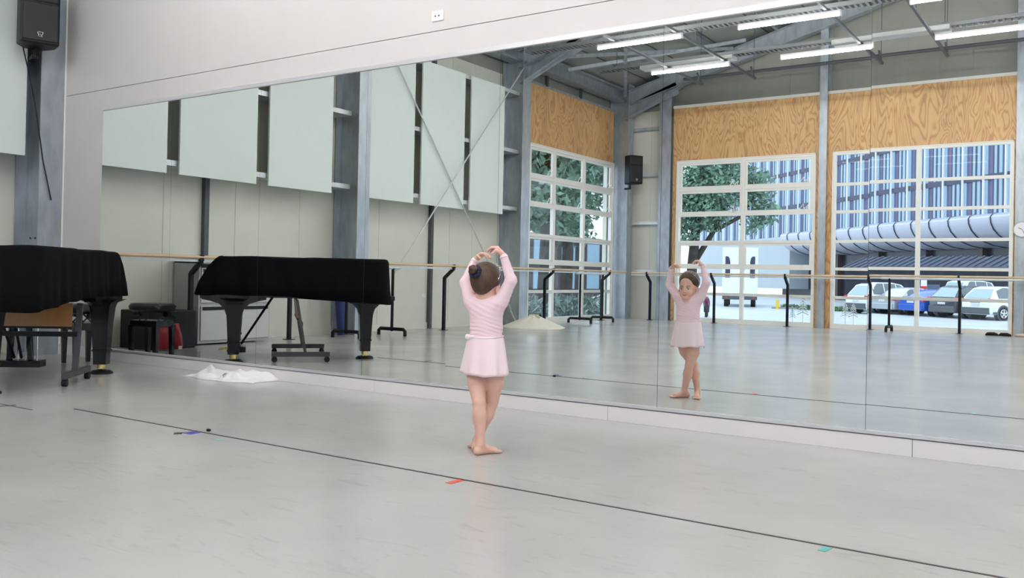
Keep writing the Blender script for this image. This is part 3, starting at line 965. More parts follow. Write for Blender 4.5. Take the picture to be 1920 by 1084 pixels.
# ------------------------------------------------------------------ grand piano (local x = along keyboard k, local y = towards the tail t)
PA = Vector((-7.565, 4.609, 0))
kx = Vector((-0.77, -0.64, 0)).normalized()
ty = Vector((0.64, -0.77, 0)).normalized()
pia = empty('grand_piano', PA)
TP = Matrix((kx, ty, Vector((0, 0, 1)))).transposed().to_4x4()
# k x t = z ?  keep a proper rotation by mirroring geometry when needed
DET = kx.cross(ty).z
def PP(k, t, z):
    return kx * k + ty * t + Vector((0, 0, z))
def outline(inset=0.0, front=-0.36):
    """case outline in (k,t), counter order fixed, bentside on the +k side"""
    pts = [(-0.08 + inset, front), (1.45 - inset, front), (1.45 - inset, 0.15)]
    for i in range(1, 13):
        s = i / 12
        # cubic bezier along the bentside
        p0, p1, p2, p3 = (1.45, 0.15), (1.45, 0.85), (0.92, 0.75), (0.78, 1.36)
        b = [((1 - s) ** 3 * p0[q] + 3 * (1 - s) ** 2 * s * p1[q] + 3 * (1 - s) * s * s * p2[q] + s ** 3 * p3[q]) for q in (0, 1)]
        pts.append((b[0] - inset, b[1] - inset * 0.4))
    for i in range(1, 9):
        a = PI / 2 * i / 8
        pts.append((0.50 - inset * 0.5 + (0.28 - inset * 0.5) * math.cos(a), 1.36 + (0.26 - inset) * math.sin(a)))
    pts += [(0.25, 1.62 - inset), (0.06, 1.62 - inset)]
    for i in range(1, 5):
        a = PI / 2 * i / 4
        pts.append((0.05 + inset - 0.13 * math.sin(a), 1.49 - inset + 0.13 * math.cos(a)))
    pts += [(-0.08 + inset, 1.0), (-0.08 + inset, 0.5), (-0.08 + inset, 0.0)]
    return pts
def dense(pts, n=160):
    P = [Vector((a, b, 0)) for a, b in pts]; P.append(P[0])
    L = [0]
    for i in range(1, len(P)): L.append(L[-1] + (P[i] - P[i - 1]).length)
    out = []
    for k in range(n):
        s = L[-1] * k / n
        for i in range(1, len(P)):
            if L[i] >= s:
                f = (s - L[i - 1]) / max(1e-9, L[i] - L[i - 1])
                out.append(P[i - 1].lerp(P[i], f)); break
    return out
case = MB()
ol = dense(outline(0.035, -0.14), 120)
case.loft([[PP(p.x, p.y, 0.72) for p in ol], [PP(p.x, p.y, 1.04) for p in ol]])
case.build('case', M_GLOSSB, pia)
kb = MB()
kb.loft([[PP(a, b, z) for a, b in ((-0.06, -0.34), (1.43, -0.34), (1.43, 0.02), (-0.06, 0.02))] for z in (0.665, 0.74)])
kb.build('key_bed', M_GLOSSB, pia)
fr = MB()
for a, b in (((0.2, 0.1), (0.35, 1.3)), ((1.1, 0.1), (0.45, 1.3)), ((0.66, 0.1), (0.4, 1.3))):
    fr.bar(PP(a[0], a[1], 0.70), PP(b[0], b[1], 0.70), 0.07, 0.06)
fr.build('underframe', M_GLOSSB, pia)
# cover cloth
cov = MB()
N = 200
o0 = dense(outline(-0.012, -0.385), N)
rings = []
def hem(p):
    z = 0.70
    if p.x < 0.3: z -= 0.08 * max(0, min(1, (p.y - 0.55) / 1.0)) ** 1.3
    return z
levels = [(0.0, 0.0), (0.3, 0.015), (0.7, 0.022), (0.93, 0.027), (0.985, 0.042), (1.0, 0.07)]
for f, ins in levels:
    ring = []
    for i, p in enumerate(o0):
        a = 2 * PI * i / N
        w = (1 - f) * 0.012 * math.sin(a * 23 + math.sin(a * 5) * 2) + (1 - f) * 0.008 * math.sin(a * 41)
        zt = 1.105 + 0.006 * math.sin(a * 9) - 0.01 * f * (ins > 0.2)
        h = hem(p) + 0.006 * math.sin(a * 17)
        z = h + (zt - h) * min(1, f)
        cxk, cyk = 0.55, 0.45
        kx_, ty_ = p.x, p.y
        # front slopes back from key slip to fallboard
        if ty_ < -0.1:
            ty_ = -0.385 + (ty_ + 0.385) * 1.0
            lim = -0.385 + 0.20 * min(1, f) ** 2.0
            ty_ = max(ty_, lim)
        dx, dy = cxk - kx_, cyk - ty_
        L = math.hypot(dx, dy)
        kx_ += dx / L * (ins + w); ty_ += dy / L * (ins * 0.9 + w)
        ring.append(PP(kx_, ty_, z))
    rings.append(ring)
cov.loft(rings)
cover = cov.build('cover_cloth', M_CLOTHB, pia, smooth=True)
cover.data.polygons.foreach_set('use_smooth', [True] * len(cover.data.polygons))
def pleg(k, t, name='leg'):
    rings = []
    for z, w in ((0.085, 0.055), (0.20, 0.058), (0.205, 0.068), (0.215, 0.068), (0.22, 0.060), (0.45, 0.072), (0.60, 0.085), (0.64, 0.10), (0.67, 0.16)):
        rings.append([PP(k + dx * w, t + dy * w * (1.0 if z < 0.63 else 0.9), z) for dx, dy in ((-1, -1), (1, -1), (1, 1), (-1, 1))])
    lg = MB().loft(rings).build(name, M_GLOSSB, pia)
    # curved bracket along t
    b = MB()
    prof = [(-0.02, 0.50), (0.08, 0.50), (0.10, 0.56), (0.15, 0.61), (0.24, 0.64), (0.32, 0.655), (0.32, 0.70), (-0.02, 0.70)]
    for sgn in (1, -1):
        b.loft([[PP(k + ss * 0.05, t + sgn * a, z) for a, z in prof] for ss in (-1, 1)])
    b.build('leg_bracket', M_GLOSSB, pia)
    c = MB()
    c.cyl(PP(k, t, 0.050), PP(k, t, 0.09), 0.036, 16)
    c.cyl(PP(k - 0.018, t, 0.045), PP(k + 0.018, t, 0.045), 0.028, 16)
    c.build('brass_caster', M_BRASS, lg, smooth='auto')
    cu = MB()
    cu.loft([[PP(k + r * math.cos(a), t + r * math.sin(a), z) for a in [2 * PI * q / 24 for q in range(24)]] for r, z in ((0.10, 0), (0.10, 0.012), (0.075, 0.03), (0.045, 0.032), (0.04, 0.018), (0.001, 0.018))])
    cu.build('caster_cup', M_BLACK, lg, smooth='auto')
pleg(0, 0); pleg(1.37, 0); pleg(0.337, 1.40)
ly = MB()
ly.loft([[PP(0.686 + dx, 0.04 + dy, z) for dx, dy in ((-0.20, -0.06), (0.20, -0.06), (0.20, 0.08), (-0.20, 0.08))] for z in (0.06, 0.12)])
for dk in (-0.09, 0.09):
    ly.loft([[PP(0.686 + dk * s + dx * 0.022, 0.04 + dy * 0.018, z) for dx, dy in ((-1, -1), (1, -1), (1, 1), (-1, 1))] for z, s in ((0.12, 1), (0.40, 0.8), (0.68, 1.3))])
lyre = ly.build('pedal_lyre', M_GLOSSB, pia, bevel=0.004)
rd = MB()
for dk in (-0.13, -0.035, 0.035, 0.13):
    rd.cyl(PP(0.686 + dk, 0.0, 0.12), PP(0.686 + dk, 0.0, 0.68), 0.006, 8)
rd.build('pedal_rod', M_CHROME, lyre)
for dk in (-0.08, 0, 0.08):
    MB().loft([[PP(0.686 + dk + dx * w, -0.06 - dl, z + dz * 0.006) for dx, dz in ((-1, -1), (1, -1), (1, 1), (-1, 1))] for dl, w, z in ((0, 0.009, 0.09), (0.06, 0.012, 0.088), (0.11, 0.018, 0.082))]).build('pedal', M_BRASS, lyre)
MB().cyl(PP(0.66, 0.07, 0.14), PP(0.62, 0.42, 0.70), 0.012, 8).cyl(PP(0.72, 0.07, 0.14), PP(0.76, 0.42, 0.70), 0.012, 8).build('lyre_brace', M_BLACK, lyre)
tag(pia, 'grand piano under a fitted black cloth cover on brass-castered legs', 'piano')

# ------------------------------------------------------------------ folded flip-top table beside the piano
tb = empty('folding_table', (-7.10, 4.10, 0))
bd = Vector((0.67, -0.742, 0))       # direction of the foot bars
ld = Vector((-0.755, -0.656, 0))     # long direction
off = Vector((-7.098, 4.108, 0)) - Vector((-7.10, 4.10, 0))
for q, s in enumerate((0.0, 1.08)):
    c0 = off + ld * s
    leg = MB()
    leg.bar(c0 - bd * 0.30 + Vector((0, 0, 0.085)), c0 + bd * 0.30 + Vector((0, 0, 0.085)), 0.035, 0.05)
    foot = leg.build('foot_bar', mat('charcoal_steel', (0.045, 0.045, 0.05), 0.4) if q == 0 else bpy.data.materials['charcoal_steel'], tb)
    MB().bar(c0 + bd * 0.045 + Vector((0, 0, 0.10)), c0 - bd * 0.05 + Vector((0, 0, 0.655)), 0.045, 0.03).build('leg', bpy.data.materials['charcoal_steel'], tb)
    for e in (-0.27, 0.27):
        p = c0 + bd * e + Vector((0, 0, 0.03))
        MB().cyl(p - ld * 0.018, p + ld * 0.018, 0.03, 16).bar(p + Vector((0, 0, 0.01)), p + Vector((0, 0, 0.035)), 0.03).build('caster', M_BLACK, foot, smooth='auto')
pa = off - bd * 0.035 + ld * 0.06
pb = off - bd * 0.035 + ld * 1.16
tt = MB()
nrm = bd
vs = []
for P_ in (pa, pb):
    for z in (0.46, 0.655):
        for s in (-0.011, 0.011):
            vs.append(P_ + nrm * s + Vector((0, 0, z)) - bd * (z - 0.5) * 0.10)
tt.add(vs, [(0, 1, 3, 2), (4, 6, 7, 5), (0, 4, 5, 1), (2, 3, 7, 6), (0, 2, 6, 4), (1, 5, 7, 3)])
o = tt.build('table_top', M_TABLEW, tb)
MB().bar(pa + Vector((0, 0, 0.452)), pb + Vector((0, 0, 0.452)), 0.026, 0.018).build('edge_strip', M_BLACK, o)
MB().bar(off + Vector((0, 0, 0.40)), off + ld * 1.08 + Vector((0, 0, 0.40)), 0.03, 0.04).build('cross_bar', M_BLACK, tb)
tag(tb, 'wheeled folding table with brown top tipped upright beside the piano', 'table')

# ------------------------------------------------------------------ towel on the floor
def cloth():
    nx, ny = 90, 44
    mb = MB()
    vs = []
    rs = np.random.RandomState(3)
    for j in range(ny):
        for i in range(nx):
            u, v = i / (nx - 1), j / (ny - 1)
            x = -0.42 + 0.86 * u; y = -0.17 + 0.34 * v
            # outline irregularity
            y += 0.03 * math.sin(u * 7 + 1) * (1 - v) + 0.02 * math.sin(u * 15)
            x += 0.04 * math.sin(v * 6) * (1 if u < 0.5 else -0.4)
            e = min(1, 7 * min(u, 1 - u)) * min(1, 5 * min(v, 1 - v))
            e = e ** 0.6
            h = 0.030 + 0.020 * math.sin(v * 11 + u * 3) + 0.018 * math.sin(u * 9 - v * 7) + 0.055 * math.exp(-((v - 0.8) / 0.2) ** 2) * (0.4 + 0.6 * u) + 0.008 * math.exp(-((u - 0.25) / 0.10) ** 2 - ((v - 0.45) / 0.25) ** 2)
            h += 0.008 * math.sin(u * 31 + v * 13) - 0.014 * math.exp(-((v - 0.52 - 0.1 * math.sin(u * 5)) / 0.04) ** 2)
            z = 0.004 + max(0.004, h) * e
            vs.append(Vector((x, y, z)))
    n0 = len(vs)
    fs = [(j * nx + i, j * nx + i + 1, (j + 1) * nx + i + 1, (j + 1) * nx + i) for j in range(ny - 1) for i in range(nx - 1)]
    # bottom
    vs += [Vector((p.x, p.y, 0.001)) for p in vs]
    fs += [tuple(n0 + q for q in reversed(f)) for f in fs]
    bd_ = [i for i in range(nx)] + [j * nx + nx - 1 for j in range(1, ny)] + [(ny - 1) * nx + i for i in range(nx - 2, -1, -1)] + [j * nx for j in range(ny - 2, 0, -1)]
    for a, b in zip(bd_, bd_[1:] + bd_[:1]):
        fs.append((a, n0 + a, n0 + b, b))
    mb.add(vs, fs)
    return mb.build('towel', M_TOWEL, smooth=True)
tw = cloth()
tw.location = (-6.46, 5.125, 0.0)
tw.rotation_euler = (0, 0, math.radians(4))
tag(tw, 'crumpled white towel on the floor against the mirror plinth', 'towel')

# ------------------------------------------------------------------ floor tapes
def tape(name, pts, w, m, label, cat='floor tape'):
    mb = MB()
    for a, b in zip(pts[:-1], pts[1:]):
        mb.bar((a[0], a[1], 0.0012), (b[0], b[1], 0.0012), w, 0.0022)
    o = mb.build(name, m)
    tag(o, label, cat)
    return o
tape('floor_tape', [(-5.77, 3.33), (2.5, 3.31)], 0.012, M_LINE, 'long thin dark line taped across the grey floor')
tape('floor_tape', [(-6.9, 3.14), (-5.93, 3.13)], 0.010, M_LINE, 'short dark tape line on the floor at the left edge')
tape('floor_tape', [(-6.25, 2.98), (-6.22, 3.17)], 0.016, M_LINE, 'short slanting dark tape near the left edge of the floor')
tape('floor_tape', [(-4.44, 3.24), (-4.44, 3.31)], 0.07, M_BLUET, 'blue tape mark beside the long dark floor line')
tape('floor_tape', [(-4.50, 3.20), (-4.47, 3.235)], 0.05, M_LINE, 'small black tape scrap by the blue mark')
o = MB().sphere((0, 0, 0.008), (0.018, 0.012, 0.009), 10, 6).build('black_pebble', M_BLACK, smooth=True)
o.location = (-4.41, 3.37, 0)
tag(o, 'tiny black lump on the dark floor line by the blue mark', 'debris')
tape('floor_tape', [(-2.50, 3.22), (-2.49, 3.31)], 0.035, M_REDT, 'small red tape mark below the dark floor line')
tape('floor_tape', [(-0.84, 3.24), (-0.83, 3.30)], 0.028, M_GREENT, 'small green tape mark below the dark floor line on the right')
tape('floor_tape', [(-4.16, 3.23), (-4.12, 3.26)], 0.03, mat('pale_teal_tape', (0.2, 0.42, 0.40), 0.5), 'pale teal tape scrap by the dark floor line on the left')

# ------------------------------------------------------------------ implicit surfaces for the child
class Field:
    def __init__(s, lo, hi, h):
        s.lo = np.array(lo, float); s.h = h
        s.n = np.ceil((np.array(hi) - s.lo) / h).astype(int) + 1
        s.F = np.full(s.n, 1.0, np.float32)
    def _win(s, lo, hi):
        a = np.clip(np.floor((np.array(lo) - s.lo) / s.h).astype(int), 0, s.n)
        b = np.clip(np.ceil((np.array(hi) - s.lo) / s.h).astype(int) + 1, 0, s.n)
        if np.any(b <= a): return None
        g = np.meshgrid(*[s.lo[i] + s.h * np.arange(a[i], b[i]) for i in range(3)], indexing='ij')
        return (slice(a[0], b[0]), slice(a[1], b[1]), slice(a[2], b[2])), g
    def _merge(s, w, d, k, sub=False):
        f = s.F[w]
        if sub:
            a, b = -f, d
            hh = np.maximum(k - np.abs(a - b), 0) / k if k > 0 else 0
            s.F[w] = -(np.minimum(a, b) - hh * hh * k / 4) if k > 0 else np.maximum(f, -d)
        else:
            if k > 0:
                hh = np.maximum(k - np.abs(f - d), 0) / k
                s.F[w] = np.minimum(f, d) - hh * hh * k / 4
            else:
                s.F[w] = np.minimum(f, d)
    def cap(s, a, b, ra, rb, k=0.01, inf=0.0, sub=False):
        a, b = np.array(a, float), np.array(b, float)
        ra += inf; rb += inf
        m = max(ra, rb) + k + 3 * s.h + 0.01
        q = s._win(np.minimum(a, b) - m, np.maximum(a, b) + m)
        if q is None: return s
        w, g = q
        ba = b - a; L2_ = max(1e-12, ba @ ba)
        t = np.clip(sum((g[i] - a[i]) * ba[i] for i in range(3)) / L2_, 0, 1)
        d = np.sqrt(sum((g[i] - a[i] - ba[i] * t) ** 2 for i in range(3))) - (ra + (rb - ra) * t)
        s._merge(w, d, k, sub)
        return s
    def ell(s, c, r, k=0.01, inf=0.0, sub=False):
        c = np.array(c, float); r = np.array(r, float) + inf
        m = k + 3 * s.h + 0.01
        q = s._win(c - r - m, c + r + m)
        if q is None: return s
        w, g = q
        u = [(g[i] - c[i]) for i in range(3)]
        k0 = np.sqrt(sum((u[i] / r[i]) ** 2 for i in range(3)))
        k1 = np.sqrt(sum((u[i] / r[i] ** 2) ** 2 for i in range(3))) + 1e-9
        d = k0 * (k0 - 1) / k1
        s._merge(w, d, k, sub)
        return s
    def cutplane(s, nrm, off):
        """keep the side where nrm.p <= off"""
        g = np.meshgrid(*[s.lo[i] + s.h * np.arange(s.n[i]) for i in range(3)], indexing='ij')
        s.F = np.maximum(s.F, sum(nrm[i] * g[i] for i in range(3)) - off)
        return s
    def mesh(s):
        F = s.F; h = s.h
        I = F < 0
        c = [F[dx:F.shape[0] - 1 + dx, dy:F.shape[1] - 1 + dy, dz:F.shape[2] - 1 + dz] for dx in (0, 1) for dy in (0, 1) for dz in (0, 1)]
        cnt = sum((q < 0).astype(np.int8) for q in c)
        mixed = (cnt > 0) & (cnt < 8)
        idx = np.argwhere(mixed)
        vid = np.full(mixed.shape, -1, np.int64)
        vid[mixed] = np.arange(len(idx))
        cv = np.stack([q[mixed] for q in c], 1)
        offs = np.array([(dx, dy, dz) for dx in (0, 1) for dy in (0, 1) for dz in (0, 1)], float)
        acc = np.zeros((len(idx), 3)); num = np.zeros(len(idx))
        for i in range(8):
            for j in range(i + 1, 8):
                if np.abs(offs[i] - offs[j]).sum() != 1: continue
                a, b = cv[:, i], cv[:, j]
                m = (a < 0) != (b < 0)
                t = np.where(m, a / np.where(m, a - b, 1), 0)
                p = offs[i] + (offs[j] - offs[i]) * t[:, None]
                acc[m] += p[m]; num[m] += 1
        V = s.lo + h * (idx + acc / num[:, None])
        faces = []
        for ax in range(3):
            A = I; sl0 = [slice(None)] * 3; sl1 = [slice(None)] * 3
            sl0[ax] = slice(0, -1); sl1[ax] = slice(1, None)
            e0, e1 = A[tuple(sl0)], A[tuple(sl1)]
            ch = np.argwhere(e0 != e1)
            o1, o2 = [(1, 2), (2, 0), (0, 1)][ax]
            ok = (ch[:, o1] > 0) & (ch[:, o2] > 0) & (ch[:, o1] < mixed.shape[o1]) & (ch[:, o2] < mixed.shape[o2])
            ch = ch[ok]
            q = []
            for d1, d2 in ((-1, -1), (0, -1), (0, 0), (-1, 0)):
                cc_ = ch.copy(); cc_[:, o1] += d1; cc_[:, o2] += d2
                q.append(vid[cc_[:, 0], cc_[:, 1], cc_[:, 2]])
            q = np.stack(q, 1)
            flip = ~e0[ch[:, 0], ch[:, 1], ch[:, 2]]
            q[flip] = q[flip][:, ::-1]
            faces.append(q[(q >= 0).all(1)])
        return V, np.concatenate(faces)
def mesh_obj(name, V, Fc, m, parent, relax=2):
    # light laplacian relaxation
    n = len(V)
    e = np.concatenate([Fc[:, [0, 1]], Fc[:, [1, 2]], Fc[:, [2, 3]], Fc[:, [3, 0]]])
    e = np.concatenate([e, e[:, ::-1]])
    for _ in range(relax):
        s = np.zeros_like(V); c_ = np.zeros(n)
        np.add.at(s, e[:, 0], V[e[:, 1]]); np.add.at(c_, e[:, 0], 1)
        V = V * 0.5 + 0.5 * s / np.maximum(1, c_)[:, None]
    me = bpy.data.meshes.new(name)
    me.from_pydata(V.tolist(), [], Fc.tolist())
    me.materials.append(m)
    me.polygons.foreach_set('use_smooth', [True] * len(me.polygons))
    o = bpy.data.objects.new(name, me)
    COL.objects.link(o)
    if parent is not None: o.parent = parent
    return o

CH = Vector((-2.82, 3.94, 0))
child = empty('person', CH)
# joints (x to the child's right, y the way the child faces, z up)
shL, elL, wrL, knL, tiL = (-0.098, -0.012, 0.812), (-0.160, 0.020, 0.912), (-0.131, 0.066, 1.040), (-0.090, 0.080, 1.074), (-0.044, 0.086, 1.062)
shR, elR, wrR, knR, tiR = (0.098, -0.002, 0.815), (0.152, 0.010, 0.930), (0.115, -0.012, 1.062), (0.072, -0.018, 1.106), (0.022, -0.025, 1.094)
hipL, tmL, kneL, anL = (-0.050, -0.005, 0.50), (-0.030, -0.035, 0.375), (0.022, -0.078, 0.270), (0.050, -0.098, 0.062)
hipR, tmR, kneR, anR = (0.050, 0.005, 0.50), (0.052, 0.018, 0.375), (0.030, 0.030, 0.268), (-0.030, -0.020, 0.060)

def torso(f, inf=0.0, k=0.03):
    f.ell((0, 0, 0.755), (0.096, 0.066, 0.085), k, inf)
    f.cap((-0.078, -0.008, 0.800), (0.078, -0.004, 0.802), 0.038, 0.038, k, inf)
    f.ell((0, 0.004, 0.67), (0.091, 0.070, 0.085), k, inf)
    f.ell((0, 0.0, 0.565), (0.100, 0.080, 0.095), k, inf)
def arms(f, inf=0.0, wrist=1.0, k=0.014):
    for sh, el, wr in ((shL, elL, wrL), (shR, elR, wrR)):
        w = tuple(el[i] + (wr[i] - el[i]) * wrist for i in range(3))
        f.cap(sh, el, 0.036, 0.026, k, inf)
        f.cap(el, w, 0.026, 0.0165, k, inf)
bf = Field((-0.21, -0.17, -0.005), (0.21, 0.17, 1.14), 0.003)
torso(bf)
for hip, tm, kn, an, s in ((hipL, tmL, kneL, anL, -1), (hipR, tmR, kneR, anR, 1)):
    bf.cap(hip, tm, 0.062, 0.051, 0.012)
    bf.cap(tm, kn, 0.051, 0.034, 0.010)
    kc = tuple(kn[i] + (an[i] - kn[i]) * 0.32 for i in range(3))
    bf.cap(kn, kc, 0.034, 0.0365, 0.010)
    bf.ell((kc[0], kc[1] - 0.008, kc[2]), (0.033, 0.034, 0.06), 0.012)
    bf.cap(kc, an, 0.0355, 0.0215, 0.010)
# feet
def foot(an, heel, toe, side):
    heel, toe, an = np.array(heel), np.array(toe), np.array(an)
    d = toe - heel; L = np.linalg.norm(d); d /= L
    n = np.cross([0, 0, 1], d)
    bf.cap(an, heel + [0, 0, 0.004], 0.0215, 0.021, 0.012)
    bf.ell(heel, (0.023, 0.023, 0.021), 0.010)
    mid = heel + d * L * 0.45 + np.array([0, 0, 0.006])
    ball = heel + d * L * 0.74 + np.array([0, 0, -0.006])
    bf.cap(an + np.array([0, 0, -0.012]), mid, 0.020, 0.017, 0.014)
    bf.cap(heel + [0, 0, -0.004], ball, 0.017, 0.016, 0.010)
    for q, off in enumerate((-0.016, 0.0, 0.016)):
        bf.cap(mid, ball + n * off, 0.015, 0.0145, 0.010)
    for q, (off, r, ln) in enumerate(((-0.022, 0.0095, 0.030), (-0.010, 0.0075, 0.031), (0.001, 0.007, 0.028), (0.012, 0.0068, 0.024), (0.022, 0.0065, 0.018))):
        o_ = off * side
        p0 = ball + n * o_ + np.array([0, 0, -0.004])
        bf.cap(p0, p0 + d * ln + n * o_ * 0.15 + np.array([0, 0, -0.003]), r, r * 0.92, 0.003)
foot(anL, (0.044, -0.112, 0.022), (0.088, 0.020, 0.022), 1)
foot(anR, (-0.018, -0.046, 0.022), (-0.112, 0.058, 0.022), -1)
# neck and head
bf.cap((0, -0.008, 0.790), (0.0, -0.006, 0.870), 0.036, 0.034, 0.02)
bf.ell((0, -0.010, 0.935), (0.074, 0.089, 0.086), 0.01)
bf.ell((0, 0.018, 0.868), (0.058, 0.066, 0.068), 0.03)
for s in (-1, 1):
    bf.ell((s * 0.029, 0.052, 0.847), (0.026, 0.026, 0.026), 0.012)           # cheek
    bf.ell((s * 0.078, -0.006, 0.874), (0.010, 0.015, 0.024), 0.004)          # ear
    bf.ell((s * 0.087, 0.000, 0.877), (0.004, 0.008, 0.013), 0.003, sub=True)
    bf.ell((s * 0.029, 0.088, 0.884), (0.016, 0.012, 0.010), 0.010, sub=True) # eye socket
bf.ell((0, 0.064, 0.812), (0.022, 0.020, 0.017), 0.015)                       # chin
bf.cap((0, 0.078, 0.882), (0, 0.090, 0.861), 0.007, 0.0085, 0.010)            # nose
for s in (-1, 1): bf.ell((s * 0.008, 0.087, 0.857), (0.006, 0.007, 0.005), 0.005)
bf.ell((0, 0.079, 0.833), (0.017, 0.010, 0.008), 0.006)
arms(bf)
def hand(wr, kn, ti, spread):
    wr, kn, ti, sp = np.array(wr), np.array(kn), np.array(ti), np.array(spread, float)
    bf.cap(wr, wr + (kn - wr) * 0.5, 0.0155, 0.015, 0.008)
    for o_ in (-0.014, -0.005, 0.005, 0.014):
        bf.cap(wr + (kn - wr) * 0.3 + sp * o_ * 0.6, kn + sp * o_, 0.011, 0.0085, 0.006)
    up = np.array([0, 0, 1.0])
    for o_, ln, dr in ((-0.0185, 0.90, 0.0), (-0.0062, 1.0, 0.004), (0.0062, 0.97, 0.003), (0.0185, 0.80, -0.004)):
        a = kn + sp * o_
        b = kn + (ti - kn) * 0.5 * ln + sp * o_ * 1.05 + up * (0.004 + dr)
        c_ = kn + (ti - kn) * 0.82 * ln + sp * o_ * 1.05 + up * (dr - 0.002)
        d_ = kn + (ti - kn) * 1.08 * ln + sp * o_ + up * (dr - 0.012)
        bf.cap(a, b, 0.0075, 0.0062, 0.003).cap(b, c_, 0.0062, 0.0056, 0.0025).cap(c_, d_, 0.0056, 0.0048, 0.0025)
    # thumb from the side of the palm
    t0 = wr + (kn - wr) * 0.45 - sp * 0.012
    t1 = t0 - sp * 0.016 + (kn - wr) * 0.35 + up * -0.008
    t2 = t1 + (ti - kn) * 0.42 - sp * 0.002 + up * -0.010
    bf.cap(t0, t1, 0.0095, 0.0075, 0.005).cap(t1, t2, 0.0072, 0.0058, 0.003)
hand(wrL, knL, tiL, (0.15, 0.97, -0.1))
hand(wrR, knR, tiR, (-0.15, 0.97, 0.1))
V, Fc = bf.mesh()
body = mesh_obj('body', V, Fc, M_SKIN, child, relax=2)

# pink long-sleeved wrap top
tf_ = Field((-0.21, -0.13, 0.60), (0.21, 0.13, 1.10), 0.003)
torso(tf_, 0.006)
arms(tf_, 0.0045, 0.96)
tf_.ell((0.0, -0.012, 0.862), (0.058, 0.062, 0.048), 0.004, sub=True)
tf_.ell((0.0, 0.074, 0.832), (0.046, 0.048, 0.066), 0.004, sub=True)
tf_.ell((0, -0.010, 0.945), (0.095, 0.108, 0.115), 0.0, sub=True)
tf_.cutplane((0, 0, -1), -0.620)
V, Fc = tf_.mesh()
z = V[:, 2]; th = np.arctan2(V[:, 1], V[:, 0])
rad = np.hypot(V[:, 0], V[:, 1])
wv = 0.0016 * np.sin(z * 300 + 2.6 * np.sin(th * 2 + 1) + 2 * V[:, 0] * 30) * (0.6 + 0.4 * np.sin(th * 3 + z * 40)) * np.exp(-((z - 0.665) / 0.055) ** 2)
wv += 0.0006 * np.sin(z * 210 + V[:, 0] * 90) * (z > 0.73)
tor = np.clip((0.13 - rad) / 0.02, 0, 1)
V[:, 0] += wv * np.cos(th); V[:, 1] += wv * np.sin(th)
mesh_obj('wrap_top', V, Fc, M_TOP, child, relax=1)
# neckline edging and sleeve cuffs
ed = MB()
for wr, el in ((wrL, elL), (wrR, elR)):
    w, e = Vector(wr), Vector(el)
    p = e.lerp(w, 0.95); d = (w - e).normalized()
    x = d.cross(Vector((0, 1, 0))).normalized(); y = d.cross(x)
    ed.tube([p + (x * math.cos(a) + y * math.sin(a)) * 0.0215 for a in [2 * PI * q / 20 for q in range(20)]], 0.0028, 6, closed=True)
ed.build('sleeve_cuff', M_SKIRT, child, smooth=True)
vn = MB()
vn.tube([(-0.048, 0.040, 0.815), (-0.035, 0.062, 0.79), (0.0, 0.076, 0.760), (0.045, 0.070, 0.715), (0.085, 0.040, 0.68)], 0.0032, 6)
vn.tube([(0.048, 0.040, 0.815), (0.035, 0.062, 0.79), (0.002, 0.074, 0.765)], 0.0032, 6)
vn.build('wrap_edge', M_SKIRT, child, smooth=True)
# sash bunched at the waist
sa = MB()
pts, rs = [], []
for q in range(48):
    a = 2 * PI * q / 48
    bul = 0.010 * math.exp(-((((a - math.radians(215) + PI) % (2 * PI)) - PI) / 0.5) ** 2)
    pts.append((0.103 * math.cos(a), 0.084 * math.sin(a), 0.622 + 0.006 * math.sin(a * 2 + 1) - bul * 1.2))
    rs.append(0.0035 + bul * 1.2 + 0.0006 * math.sin(a * 9))
sa.tube(pts, rs, 10, closed=True)
sa.build('waist_sash', M_SKIRT, child, smooth=True)
sf = MB()
pts, rs = [], []
for q in range(25):
    u = q / 24
    a = math.radians(172 + 105 * u)
    e_ = math.sin(PI * min(1, u * 1.05 + 0.02)) ** 0.6
    R_ = 1.04 - 0.05 * u
    pts.append((0.104 * R_ * math.cos(a), 0.086 * R_ * math.sin(a), 0.630 - 0.016 * math.sin(PI * u) - 0.004 * math.sin(u * 14)))
    rs.append(max(0.002, e_ * (0.015 - 0.008 * u) + 0.0012 * math.sin(u * 20)))
sf.tube(pts, rs, 12)
sf.build('sash_fold', mat('white_sash_satin', (0.86, 0.82, 0.86), 0.5), child, smooth=True)
# skirt with soft flutes and real thickness
N = 144
def skirt_ring(t, inner):
    ring = []
    z0, z1 = 0.625, 0.418
    for q in range(N):
        a = 2 * PI * q / N
        rx = 0.101 + (0.139 - 0.101) * t ** 0.85
        ry = 0.083 + (0.112 - 0.083) * t ** 0.85
        fl = 1 + (0.055 * math.sin(7 * a + 0.6) + 0.03 * math.sin(12 * a + 2)) * t ** 1.4
        zz = z0 + (z1 - z0) * t + 0.004 * t * math.sin(2 * a + 0.5) + 0.003 * t * math.sin(7 * a)
        o_ = -0.0022 if inner else 0.0
        ring.append(Vector(((rx * fl + o_) * math.cos(a), (ry * fl + o_) * math.sin(a), zz)))
    return ring
sk = MB()
ts = [i / 14 for i in range(15)]
rings = [skirt_ring(t, False) for t in ts] + [skirt_ring(t, True) for t in reversed(ts)]
sk.loft(rings, cap=False)
n_ = N
last = (len(rings) - 1) * n_
for q in range(n_):
    sk.f.append((last + q, last + (q + 1) % n_, (q + 1) % n_, q))
sk.build('skirt', M_SKIRT, child, smooth=True)
